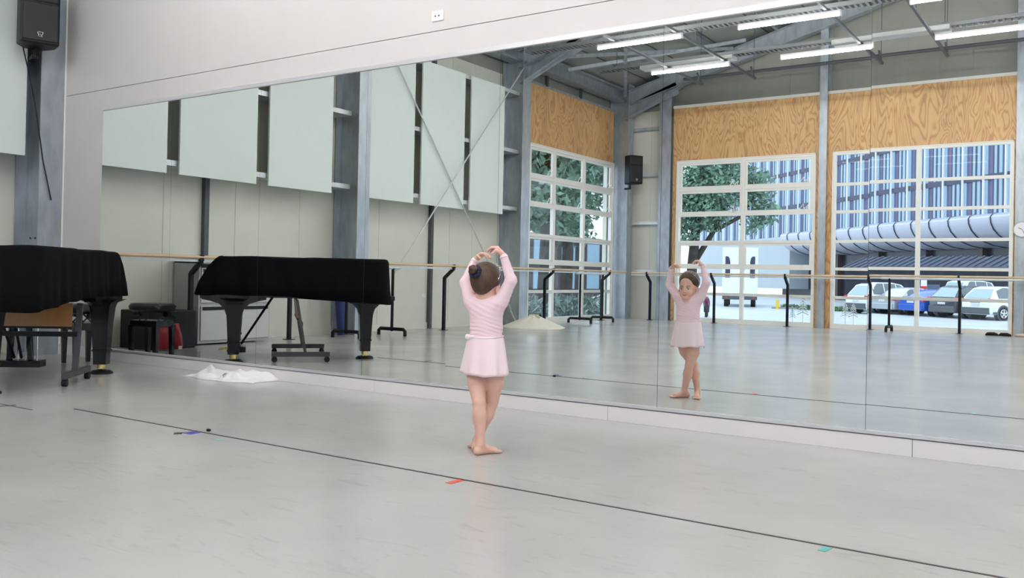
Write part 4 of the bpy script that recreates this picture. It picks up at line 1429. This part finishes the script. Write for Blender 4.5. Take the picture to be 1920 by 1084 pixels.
# hair
hf = Field((-0.11, -0.17, 0.82), (0.11, 0.11, 1.06), 0.0025)
hf.ell((0, -0.014, 0.942), (0.081, 0.093, 0.087), 0.01)
hf.ell((0, -0.042, 0.900), (0.052, 0.058, 0.052), 0.02)
hf.ell((0, 0.088, 0.900), (0.068, 0.062, 0.068), 0.006, sub=True)
for s in (-1, 1):
    hf.ell((s * 0.088, 0.000, 0.864), (0.032, 0.044, 0.038), 0.006, sub=True)
V, Fc = hf.mesh()
th = np.arctan2(V[:, 2] - 0.965, V[:, 0])
V += 0.0007 * np.sin(th * 60)[:, None] * np.array([1, 0, 1])
mesh_obj('hair', V, Fc, M_HAIR, child, relax=1)
bn = Field((-0.05, -0.17, 0.92), (0.05, -0.07, 1.03), 0.0022)
bn.ell((-0.004, -0.122, 0.984), (0.025, 0.022, 0.024), 0.006)
for q in range(5):
    a = q * 2 * PI / 5
    bn.ell((-0.004 + 0.014 * math.cos(a), -0.128, 0.985 + 0.014 * math.sin(a)), (0.013, 0.011, 0.012), 0.003)
V, Fc = bn.mesh()
mesh_obj('hair_bun', V, Fc, M_HAIR, child, relax=1)
sc_ = MB()
pts, rs = [], []
axis = Vector((0, -0.9, 0.42)).normalized()
x = axis.cross(Vector((0, 0, 1))).normalized(); y = axis.cross(x)
cc0 = Vector((-0.004, -0.104, 0.972))
for q in range(40):
    a = 2 * PI * q / 40
    pts.append(cc0 + (x * math.cos(a) + y * math.sin(a)) * (0.026 + 0.002 * math.sin(6 * a)) + axis * 0.003 * math.sin(9 * a))
    rs.append(0.0115 + 0.0025 * math.sin(13 * a))
sc_.tube(pts, rs, 10, closed=True)
sc_.build('scrunchie', M_SCRUN, child, smooth=True)
# tiara
ti = MB()
def band_pt(a, lift=0.0):
    return Vector(((0.083 + lift) * math.sin(a), 0.040 - 0.045 * (1 - math.cos(a)) + 0.3 * lift, 0.940 + (0.067 + lift) * math.cos(a)))
ti.tube([band_pt(math.radians(a)) for a in range(-98, 99, 7)], 0.0022, 6)
tiara = ti.build('tiara', M_SILVER, child, smooth=True)
gm = MB()
for q, a in enumerate(range(-44, 45, 11)):
    h_ = 0.010 + 0.008 * math.cos(math.radians(a * 2))
    p0 = band_pt(math.radians(a - 5)); p1 = band_pt(math.radians(a), h_); p2 = band_pt(math.radians(a + 5))
    gm.tube([p0, p1, p2], 0.0013, 5)
    gm.sphere(p1, 0.0035, 8, 6)
    gm.sphere(band_pt(math.radians(a), 0.006), 0.0028, 8, 6)
gm.build('tiara_points', M_SILVER, tiara, smooth=True)
# eyes, brows, lips
for s in (-1, 1):
    e = MB().sphere((s * 0.029, 0.072, 0.884), (0.0110, 0.0095, 0.0062), 14, 10).build('eye', M_EYEW, child, smooth=True)
    MB().sphere((s * 0.029, 0.0785, 0.8815), (0.0055, 0.0038, 0.0055), 12, 8).build('iris', M_IRIS, e, smooth=True)
    MB().tube([(s * 0.015, 0.082, 0.888), (s * 0.029, 0.0845, 0.8915), (s * 0.042, 0.076, 0.887)], 0.0016, 6).build('eyelash', M_HAIR, e, smooth=True)
    MB().tube([(s * 0.014, 0.0845, 0.901), (s * 0.029, 0.084, 0.905), (s * 0.045, 0.073, 0.901)], 0.0022, 6).build('eyebrow', M_HAIR, child, smooth=True)
MB().tube([(-0.015, 0.0835, 0.833), (-0.006, 0.089, 0.836), (0, 0.0895, 0.8348), (0.006, 0.089, 0.836), (0.015, 0.0835, 0.833)], 0.0030, 8).tube([(-0.012, 0.084, 0.8305), (0, 0.089, 0.8285), (0.012, 0.084, 0.8305)], 0.0036, 8).build('lips', M_LIP, child, smooth=True)
tag(child, 'small barefoot child in pink top, skirt and tiara, arms curved overhead facing the mirror', 'person')

# ------------------------------------------------------------------ outside: office building with fins and curved canopy
GZ = -0.8
A0 = Vector((-6.47, -66.92, 0)); fd = Vector((-0.711, -0.703, 0)); fn = Vector((0.703, -0.711, 0))  # fn points away from us
if fn.dot(Vector((0, 0, 0)) - A0) > 0: fn = -fn
def FP(s, d, z): return A0 + fd * s + fn * d + Vector((0, 0, z))
bld = empty('office_building', A0)
def rel(mb):
    mb.v = [tuple(Vector(p) - A0) for p in mb.v]
    return mb
S0, S1 = -16, 60
def slab(mb, s0, s1, d0, d1, z0, z1):
    return mb.add([FP(s, d, z) for z in (z0, z1) for d in (d0, d1) for s in (s0, s1)], [(0, 2, 3, 1), (4, 5, 7, 6), (0, 1, 5, 4), (2, 6, 7, 3), (0, 4, 6, 2), (1, 3, 7, 5)])
rel(slab(MB(), S0, S1, 0.5, 14, 6.0, 26)).build('upper_wall', M_FAC_A, bld)
gl, jn, fi, bands = MB(), MB(), MB(), MB()
s = S0
PITCH = 2.42
k = 0
while s < S1:
    slab(gl, s + 0.45, s + 0.80, 0.42, 0.50, 6.2, 26)
    slab(jn, s + 0.80, s + 1.00, 0.40, 0.50, 6.2, 26)
    slab(gl, s + 1.00, s + 1.32, 0.42, 0.50, 6.2, 26)
    slab(jn, s + 1.32, s + 1.45, 0.40, 0.50, 6.2, 26)
    slab(gl, s + 2.00, s + 2.26, 0.40, 0.50, 6.2, 26)
    slab(fi, s + PITCH - 0.15, s + PITCH + 0.0, 0.24, 0.50, 6.2, 26)
    s += PITCH
for z in (9.55, 13.4, 17.25, 21.1):
    slab(bands, S0, S1, 0.36, 0.5, z - 0.22, z + 0.22)
rel(gl).build('glass_strips', M_FAC_B, bld); rel(jn).build('facade_joints', M_FAC_C, bld)
tag(rel(fi).build('vertical_fins', M_FIN, bld), 'white edges')
rel(bands).build('floor_bands', M_FAC_C, bld)
# canopy: curved profile swept along facade
cp = MB()
prof = []
for i in range(13):
    a = PI / 2 * i / 12
    prof.append((-0.2 - 1.2 * math.sin(a) * 0.2 + 2.6 * (1 - math.cos(a)), 6.36 - 2.1 * math.sin(a)))
prof = [(-0.35, 6.55), (-0.75, 6.45), (-0.95, 6.2), (-0.9, 5.8), (-0.65, 5.3), (-0.2, 4.85), (0.5, 4.45), (1.4, 4.15), (2.6, 4.0)]
back = [(2.6, 4.2), (0.5, 6.45)]
pr = prof + back
cp.loft([[FP(sv, d, z) for d, z in pr] for sv in [S0 + (34 - S0) * q / 20 for q in range(21)]])
rel(cp).build('curved_canopy', M_CANOPY, bld, smooth='auto')
rb = MB()
s = S0
while s < 34:
    rb.tube([FP(s, d - 0.03, z - 0.02) for d, z in prof], 0.05, 6)
    s += PITCH
rel(rb).build('canopy_rib', M_FAC_C, bld)
# pale far wing beyond the canopy end
fw = MB(); slab(fw, 34, S1, 0.3, 6, 0.2, 6.2)
rel(fw).build('pale_wing', mat('pale_grey_panel', (0.42, 0.46, 0.50), 0.4), bld)
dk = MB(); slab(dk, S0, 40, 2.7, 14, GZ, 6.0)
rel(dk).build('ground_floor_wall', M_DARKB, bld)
pc = MB()
s = S0
while s < 34:
    slab(pc, s, s + 0.5, 2.2, 2.7, GZ, 4.1)
    s += 7.2
rel(pc).build('entrance_pillar', mat('brown_pillar', (0.07, 0.05, 0.05), 0.5), bld)
tag(bld, 'office building with white vertical fins above a curved silver canopy', 'building')
# low dark building with ribbed roof behind the cars
lb = empty('low_building', (-10, -60, GZ))
W0, W1 = Vector((0.5, -56.5, 0)), Vector((-17.6, -62.0, 0))
dd = (W1 - W0).normalized(); nn = Vector((-dd.y, dd.x, 0))
if nn.y > 0: nn = -nn
LL = (W1 - W0).length
def LP(s, d, z): return W0 + dd * s + nn * d + Vector((0, 0, z)) - Vector((-10, -60, GZ))
def lslab(mb, s0, s1, d0, d1, z0, z1, z2=None, z3=None):
    z2 = z0 if z2 is None else z2; z3 = z1 if z3 is None else z3
    return mb.add([LP(s0, d0, z0), LP(s1, d0, z0), LP(s0, d1, z2), LP(s1, d1, z2), LP(s0, d0, z1), LP(s1, d0, z1), LP(s0, d1, z3), LP(s1, d1, z3)], [(0, 2, 3, 1), (4, 5, 7, 6), (0, 1, 5, 4), (2, 6, 7, 3), (0, 4, 6, 2), (1, 3, 7, 5)])
lslab(MB(), 0, LL, 0.6, 2.9, GZ, 2.1).build('wall', M_DARKB, lb)
rfm = MB(); lslab(rfm, 0, LL, -0.1, 3, 2.1, 2.2, 2.9, 3.0)
sr = 0.0
while sr < LL:
    lslab(rfm, sr, sr + 0.12, -0.1, 3, 2.2, 2.28, 3.0, 3.08)
    sr += 0.55
rfm.build('ribbed_roof', M_DARKR, lb)
wn_ = MB()
for s0 in (2.0, 5.5, 11.5, 14.6):
    lslab(wn_, s0, s0 + 1.6, 0.55, 0.6, GZ + 0.6, 0.9)
wn_.build('window_band', mat('dark_reflecting_glass', (0.10, 0.13, 0.18), 0.15), lb)
tag(lb, 'low dark building with ribbed roof behind the parked cars', 'building')
# hedge strip
hg = MB()
for q in range(900):
    sx = random.random() * 5.5; sy = random.random() * 0.7; sz = random.random() * 0.28
    p = Vector((-18.0 + sx, -48.3 + sy + 0.25 * sx, GZ + 0.02 + sz))
    a = Vector((random.uniform(-1, 1), random.uniform(-1, 1), random.uniform(-1, 1))).normalized() * 0.09
    b = a.cross(Vector((random.uniform(-1, 1), random.uniform(-1, 1), 1))).normalized() * 0.05
    hg.add([p - a, p - b, p + a, p + b], [(0, 1, 2, 3)])
o = hg.build('ground_cover', M_HEDGE)
tag(o, 'strip of low green planting along the car park edge', 'plants', kind='stuff')
struct(MB().box(-18.5, -9.5, -47.6, -47.4, GZ, GZ + 0.12).build('kerb', M_BRICK))

# ------------------------------------------------------------------ truck
tk = empty('box_truck', (-21.0, -48.3, GZ), math.radians(-19))
# local x across the rear, -y is away? rear face at local y=0, body extends to local -y
def trk(mb, n, m, **k): return mb.build(n, m, tk, **k)
trk(MB().box(-1.18, 1.18, -6.5, 0, 0.75, 4.05), 'cargo_body', M_TRUCK, bevel=0.04)
trk(MB().box(-1.10, 1.10, 0.0, 0.04, 0.8, 1.55), 'rear_ramp', M_TRUCK, bevel=0.01)
for sx in (-0.82, 0.82):
    pts = [(sx - 0.16, 2.0), (sx + 0.16, 2.0), (sx + 0.16, 3.1), (sx + 0.10, 3.35), (sx - 0.0, 3.45), (sx - 0.16, 3.45)] if sx < 0 else [(sx - 0.16, 2.0), (sx + 0.16, 2.0), (sx + 0.16, 3.45), (sx, 3.45), (sx - 0.10, 3.35), (sx - 0.16, 3.1)]
    Tm = Matrix(((1, 0, 0, 0), (0, 0, 1, 0), (0, 1, 0, 0), (0, 0, 0, 1)))
    trk(MB().prism(pts, 0.0, 0.03, Tm), 'rear_window', M_FAC_C)
trk(MB().box(-1.15, 1.15, -0.1, 0.12, 0.50, 0.78), 'bumper', M_DARKSTEEL, bevel=0.02)
for sx in (-0.9, 0.9):
    for y in (-1.3, -5.4):
        trk(MB().cyl((sx - 0.16, y, 0.48), (sx + 0.16, y, 0.48), 0.48, 20), 'wheel', M_TYRE, smooth='auto')
    trk(MB().box(sx - 0.06, sx + 0.06, 0.12, 0.14, 0.60, 0.68), 'tail_lamp', M_TAIL)
trk(MB().box(-1.1, 1.1, -8.2, -6.6, 0.5, 2.6), 'cab', M_TRUCK, bevel=0.1)
tag(tk, 'tall white box truck seen from behind across the car park', 'truck')

bo = MB().cyl((0, 0, 0), (0, 0, 0.60), 0.10, 20).sphere((0, 0, 0.60), (0.10, 0.10, 0.04), 20, 8).build('bollard', M_YELLOW, smooth='auto')
bo.location = (-17.9, -46.7, GZ)
tag(bo, 'short yellow bollard at the edge of the car park', 'bollard')
sg = empty('sign_post', (-9.35, -47.6, GZ))
MB().cyl((0, 0, 0), (0, 0, 1.55), 0.03, 8).build('pole', M_STEEL, sg)
MB().box(-0.17, 0.17, 0.03, 0.05, 1.45, 1.98).build('sign_board', M_WHITEP, sg)
MB().box(-0.17, 0.17, 0.051, 0.056, 1.45, 1.60).build('sign_red_band', M_TAIL, sg)
tag(sg, 'small white and red sign on a post behind the blue car', 'sign')

# ------------------------------------------------------------------ cars (local +x forward, rear at x=0)
def make_car(kind, paint, loc, heading, label, length=4.5, width=1.82, height=1.68, lower=None, rglass=None, roofrack=False):
    root = empty('car', loc, heading)
    L_, Wd, H = length, width / 2, height
    wr = 0.34 if kind == 'suv' else 0.31
    w1, w2 = 0.85, L_ - 0.90
    if kind == 'suv':
        top = [(0.0, 0.95), (0.10, 1.05), (0.62, H - 0.08), (0.95, H), (2.1, H), (2.75, H - 0.10), (3.35, 1.12), (4.2, 0.98), (L_ - 0.05, 0.75)]
        belt = 1.05
    else:
        top = [(0.0, 0.90), (0.55, 0.98), (1.25, H - 0.05), (1.75, H), (2.35, H - 0.03), (3.15, 1.02), (4.1, 0.88), (L_ - 0.05, 0.65)]
        belt = 0.95
    zb = 0.28
    def interp(x):
        for (a, za), (b, zb_) in zip(top[:-1], top[1:]):
            if a <= x <= b: return za + (zb_ - za) * (x - a) / (b - a)
        return top[-1][1]
    xs = sorted(set([0.0, 0.04, 0.10, 0.3, 0.5, 0.62, 0.8, 0.95, 1.2, 1.5, 1.8, 2.1, 2.4, 2.75, 3.0, 3.2, 3.35, 3.7, 4.0, 4.2, L_ - 0.15, L_ - 0.05, L_]))
    body_ = MB(); rings = []
    for x_ in xs:
        end = min(1, min(x_, L_ - x_) / 0.25)
        wl = Wd * (0.86 + 0.14 * math.sqrt(max(0, 1 - (1 - end) ** 2)))
        zt = interp(min(x_, L_ - 0.05))
        zbt = min(belt, zt - 0.02)
        cab = max(0, zt - belt)
        wt = wl * (1 - 0.26 * min(1, cab / 0.55)) if cab > 0 else wl * 0.97
        rings.append([Vector((x_, -wl * 0.92, zb)), Vector((x_, -wl, zb + 0.15)), Vector((x_, -wl, zbt - 0.12)), Vector((x_, -wl * 0.975, zbt)), Vector((x_, -wt, zt - 0.03)), Vector((x_, -wt * 0.82, zt)),
                      Vector((x_, wt * 0.82, zt)), Vector((x_, wt, zt - 0.03)), Vector((x_, wl * 0.975, zbt)), Vector((x_, wl, zbt - 0.12)), Vector((x_, wl, zb + 0.15)), Vector((x_, wl * 0.92, zb))])
    body_.loft(rings)
    body_.build('body', paint, root, smooth='auto')
    # glass
    def side_z(x_, f, s):
        zt = interp(x_); cab = max(0.02, zt - belt)
        wt = Wd * (1 - 0.26 * min(1, cab / 0.55))
        z0 = belt + 0.03; z1 = zt - 0.07
        z = z0 + (z1 - z0) * f
        w = Wd * 0.975 + (wt - Wd * 0.975) * ((z - belt) / (zt - 0.03 - belt))
        return Vector((x_, s * (w + 0.006), z))
    for s in (-1, 1):
        if kind == 'suv':
            spans = ((0.55, 0.98, 1.35), (1.42, 1.8, 2.25), (2.32, 2.6, 3.10))
        else:
            spans = ((1.05, 1.3, 1.55), (1.60, 1.95, 2.20), (2.27, 2.5, 2.9))
        for (a, m_, b) in spans:
            g = MB()
            g.add([side_z(a, 0, s), side_z(m_, 0, s), side_z(b, 0, s), side_z(b, 1, s), side_z(m_, 1, s), side_z(a, 1, s)], [(0, 1, 2, 3, 4, 5)] if s < 0 else [(5, 4, 3, 2, 1, 0)])
            g.build('side_window', M_CGLASS, root)
    # rear screen
    x0, z0, x1, z1 = (0.11, 1.08, 0.58, H - 0.13) if kind == 'suv' else (0.60, 1.0, 1.20, H - 0.10)
    nx_, nz_ = -(z1 - z0), (x1 - x0)
    ln = math.hypot(nx_, nz_); nx_ /= ln; nz_ /= ln
    w0, w1_ = Wd * 0.84, Wd * 0.62
    g = MB()
    for e, dd_ in ((0.006, 0),):
        g.add([(x0 + nx_ * e, -w0, z0 + nz_ * e), (x0 + nx_ * e, w0, z0 + nz_ * e), (x1 + nx_ * e, w1_, z1 + nz_ * e), (x1 + nx_ * e, -w1_, z1 + nz_ * e)], [(3, 2, 1, 0)])
    g.build('rear_screen', rglass or M_RGLASS, root)
    # front screen
    if kind == 'suv': a, b = (2.80, H - 0.14), (3.33, 1.14)
    else: a, b = (2.42, H - 0.07), (3.10, 1.04)
    MB().add([(a[0] + 0.01, -Wd * 0.66, a[1]), (a[0] + 0.01, Wd * 0.66, a[1]), (b[0] + 0.01, Wd * 0.86, b[1]), (b[0] + 0.01, -Wd * 0.86, b[1])], [(0, 3, 2, 1)]).build('windscreen', M_CGLASS, root)
    # wheels
    for wx in (w1, w2):
        for s in (-1, 1):
            wo_ = MB().cyl((wx, s * (Wd - 0.20), wr), (wx, s * (Wd + 0.012), wr), wr, 28).build('wheel', M_TYRE, root, smooth='auto')
            MB().cyl((wx, s * (Wd + 0.008), wr), (wx, s * (Wd + 0.018), wr), wr * 0.64, 24).build('wheel_disc', M_DARKSTEEL, wo_, smooth='auto')
            sp_ = MB()
            for q in range(5):
                a_ = 2 * PI * q / 5 + 0.3
                sp_.bar((wx, s * (Wd + 0.024), wr), (wx + wr * 0.62 * math.cos(a_), s * (Wd + 0.024), wr + wr * 0.62 * math.sin(a_)), 0.055, 0.012, up=(0, 1, 0))
            sp_.tube([(wx + wr * 0.62 * math.cos(a_), s * (Wd + 0.022), wr + wr * 0.62 * math.sin(a_)) for a_ in [2 * PI * q / 24 for q in range(24)]], 0.016, 6, closed=True)
            sp_.build('alloy_spokes', M_CHROME, wo_)
            MB().cyl((wx, s * (Wd - 0.22), wr + 0.02), (wx, s * (Wd + 0.004), wr + 0.02), wr + 0.07, 28).build('wheel_arch', M_BPLAST if lower else M_TYRE, root, smooth='auto')
    # bumper, lamps, plate
    bm_ = M_BPLAST if lower else paint
    MB().box(-0.05, 0.12, -Wd * 0.90, Wd * 0.90, 0.30, 0.62).build('rear_bumper', bm_, root, bevel=0.03)
    if lower:
        for s in (-1, 1):
            MB().box(0.2, L_ - 0.3, s * Wd - 0.02, s * Wd + 0.012, 0.30, 0.42).build('side_sill', M_BPLAST, root)
    for s in (-1, 1):
        zl = 0.92 if kind == 'suv' else 0.78
        MB().box(-0.025, 0.18, s * Wd * 0.92 - 0.10, s * Wd * 0.92 + 0.085, zl, zl + 0.15).build('tail_lamp', M_TAIL, root, bevel=0.02)
        MB().box(L_ - 0.30, L_ - 0.0, s * Wd * 0.80 - 0.16, s * Wd * 0.80 + 0.14, 0.66, 0.80).build('head_lamp', M_PLATE, root, bevel=0.02)
    MB().box(-0.022, 0.0, -0.24, 0.24, 0.70, 0.82).build('number_plate', M_PLATE, root)
    MB().box(-0.03, 0.0, -0.30, 0.30, 0.87, 0.90).build('boot_handle', M_CHROME if kind != 'suv' else bm_, root)
    if roofrack:
        MB().box(1.0, 2.2, -0.4, 0.4, H + 0.05, H + 0.12).build('roof_bar', M_PLATE, root, bevel=0.02)
    tag(root, label, 'car', 'cars parked outside the window')
    return root
# headings: in the mirrored picture the rears face us and turn slightly left
def hd(dx, dy): return math.atan2(dy, dx)
HD = math.atan2(-0.81, 0.585)
make_car('suv', M_CARW, (-5.60, -38.9, GZ), HD, 'white parked car nearest the right window edge', lower=True)
make_car('suv', M_CARD, (-7.30, -40.1, GZ), HD, 'dark grey parked car with pale rear window, next to the white one', lower=True)
make_car('sedan', M_CARB, (-9.00, -41.3, GZ), HD, 'bright blue parked car between the dark and silver cars', height=1.46, length=4.4)
make_car('sedan', M_CARS, (-10.70, -42.5, GZ), HD, 'silver parked car left of the blue car', height=1.52, length=4.4)
make_car('suv', M_CARW, (-12.40, -43.7, GZ), HD, 'white parked car nearest the left edge of its window', lower=True, height=1.78)
make_car('suv', M_CARN, (-3.9, -45.9, GZ), HD, 'navy parked car with a roof bar, behind the white and dark cars', height=1.95, roofrack=True, rglass=M_CGLASS)
make_car('suv', M_CARW, (-8.2, -49.0, GZ), HD, 'white parked car mostly hidden behind the silver car', height=2.0)
make_car('sedan', M_CARW, (-14.0, -21.6, GZ), math.atan2(0.28, -1), 'white car outside the side window under the trees', height=1.42, length=4.4)

# motorbike
mk = empty('motorbike', (-16.3, -30.5, GZ), math.radians(70))
for x_ in (-0.62, 0.62):
    MB().tube([(x_ + 0.28 * math.cos(a), 0, 0.30 + 0.28 * math.sin(a)) for a in [2 * PI * q / 24 for q in range(24)]], 0.06, 8, closed=True).build('wheel', M_TYRE, mk, smooth=True)
MB().loft([[Vector((x_, w * math.cos(a), z0 + h_ * math.sin(a))) for a in [2 * PI * q / 12 for q in range(12)]] for x_, w, h_, z0 in ((-0.7, 0.05, 0.05, 0.75), (-0.4, 0.14, 0.14, 0.65), (0, 0.16, 0.24, 0.55), (0.3, 0.17, 0.20, 0.70), (0.55, 0.12, 0.2, 0.80), (0.72, 0.04, 0.06, 0.80))]).build('fairing', M_PINKBIKE, mk, smooth=True)
MB().box(-0.45, 0.1, -0.11, 0.11, 0.80, 0.88).build('seat', M_BLACK, mk, bevel=0.02)
MB().tube([(0.42, -0.32, 1.0), (0.5, -0.1, 0.98), (0.5, 0.1, 0.98), (0.42, 0.32, 1.0)], 0.015, 8).cyl((0.5, 0, 0.98), (0.62, 0, 0.3), 0.03, 8).build('handlebar', M_CHROME, mk)
MB().box(-0.3, 0.3, -0.13, 0.13, 0.22, 0.5).build('engine', M_DARKSTEEL, mk, bevel=0.03)
tag(mk, 'dark magenta motorbike parked outside the left back window', 'motorbike')

# ------------------------------------------------------------------ trees
def tree(name, base, trunk, crowns, label, leaf=M_LEAF, n=2600, size=0.16, group=None, top=None):
    root = empty(name, base)
    B = Vector(base)
    tm = MB()
    for pts, rs in trunk:
        tm.tube([Vector(p) - B for p in pts], rs, 10)
    tm.build('trunk', M_BARK, root, smooth=True)
    lm = MB()
    tot = sum(r[0] * r[1] * r[2] for _, r in crowns)
    for c_, r in crowns:
        m_ = int(n * r[0] * r[1] * r[2] / tot)
        for q in range(m_):
            d = rng.normal(size=3); d /= np.linalg.norm(d)
            rad_ = rng.random() ** 0.45
            # clumpy
            p = Vector(c_) + Vector((d[0] * r[0], d[1] * r[1], d[2] * r[2])) * rad_ - B
            a = Vector(rng.normal(size=3)).normalized(); b = a.cross(Vector(rng.normal(size=3))).normalized()
            s_ = size * (0.6 + 0.8 * rng.random())
            lm.add([p - a * s_, p - b * s_ * 0.45, p + a * s_, p + b * s_ * 0.45], [(0, 1, 2, 3)])
    lm.build('foliage', leaf, root)
    tag(root, label, 'tree', group)
    return root
tree('tree', (-14.3, -23.6, GZ), [([(-14.3, -23.6, GZ), (-14.2, -23.5, 1.2), (-14.0, -23.4, 3.2), (-13.6, -23.6, 5.0)], [0.28, 0.22, 0.18, 0.10]), ([(-14.15, -23.5, 1.6), (-13.4, -23.7, 2.9), (-12.9, -23.9, 4.2)], [0.13, 0.10, 0.06]), ([(-13.3, -23.7, 3.0), (-12.5, -24.1, 3.5), (-11.8, -24.5, 4.6)], [0.10, 0.08, 0.05])],
     [((-14.0, -23.2, 4.4), (1.5, 1.3, 1.5)), ((-13.2, -23.7, 5.2), (1.4, 1.3, 1.5)), ((-14.3, -23.0, 3.0), (0.7, 0.7, 0.7)), ((-13.5, -23.6, 3.6), (0.9, 0.9, 0.7)), ((-11.9, -24.4, 4.6), (0.85, 0.8, 1.0)), ((-11.6, -24.6, 3.7), (0.7, 0.6, 0.6)), ((-12.0, -24.2, 3.2), (0.6, 0.5, 0.45))],
     'leafy green tree outside the left back window', n=8000, size=0.11)
specs = [((-14.2, -12.2), 'broad dark tree outside the nearest column of the side window', 0), ((-17.6, -17.8), 'broad dark tree outside the middle of the side window', 1), ((-20.8, -24.6), 'broad dark tree outside the far column of the side window', 2), ((-26.5, -24.5), 'distant dark tree behind the white car by the side window', 3)]
for (x_, y_), lab, q in specs:
    tree('tree', (x_, y_, GZ), [([(x_, y_, GZ), (x_ + 0.1, y_, 2.2), (x_ - 0.1, y_ + 0.2, 5.2)], [0.30, 0.26, 0.18]), ([(x_, y_, 1.0), (x_ + 0.6, y_ + 0.6, 3.0)], [0.14, 0.08]), ([(x_, y_, 1.6), (x_ - 0.5, y_ - 0.8, 3.6)], [0.13, 0.07])],
         [((x_, y_, 5.2), (2.3, 2.3, 2.0)), ((x_ + 0.2, y_ + 0.8, 3.4), (1.3, 1.4, 0.9)), ((x_ - 0.4, y_ - 1.0, 3.2), (1.3, 1.3, 0.9))], lab, n=5200, size=0.15, group='trees outside the side window')
us = MB()
for q in range(6000):
    x_ = random.uniform(-17.5, -13.0); y_ = random.uniform(-18.5, -9.5)
    z_ = GZ + random.random() ** 1.5 * 1.1
    p = Vector((x_, y_, z_))
    a = Vector((random.uniform(-1, 1), random.uniform(-1, 1), random.uniform(0, 1.5))).normalized() * random.uniform(0.08, 0.28)
    b = a.cross(Vector((random.uniform(-1, 1), random.uniform(-1, 1), 0.3))).normalized() * 0.035
    us.add([p - a, p - b, p + a, p + b], [(0, 1, 2, 3)])
o = us.build('undergrowth', mat('dim_fern', (0.15, 0.21, 0.19), 0.6, noise=0.5, nscale=2))
tag(o, 'low fern and shrub undergrowth outside the side window', 'plants', kind='stuff')
# dark building glimpsed behind the side window trees
nb = empty('neighbour_building', (-38, -34, GZ))
MB().box(-3, 3, -22, 24, 0, 5).build('wall', mat('dark_brown_wall', (0.06, 0.045, 0.045), 0.5, noise=0.3, nscale=0.7), nb)
gwm = MB()
for y_ in range(-20, 24, 4):
    for z_ in (0.9, 3.0):
        gwm.box(3.0, 3.05, y_, y_ + 2.0, z_, z_ + 1.5)
gwm.build('window_rows', M_FAC_B, nb)
tag(nb, 'dark brown building behind the trees outside the side window', 'building')
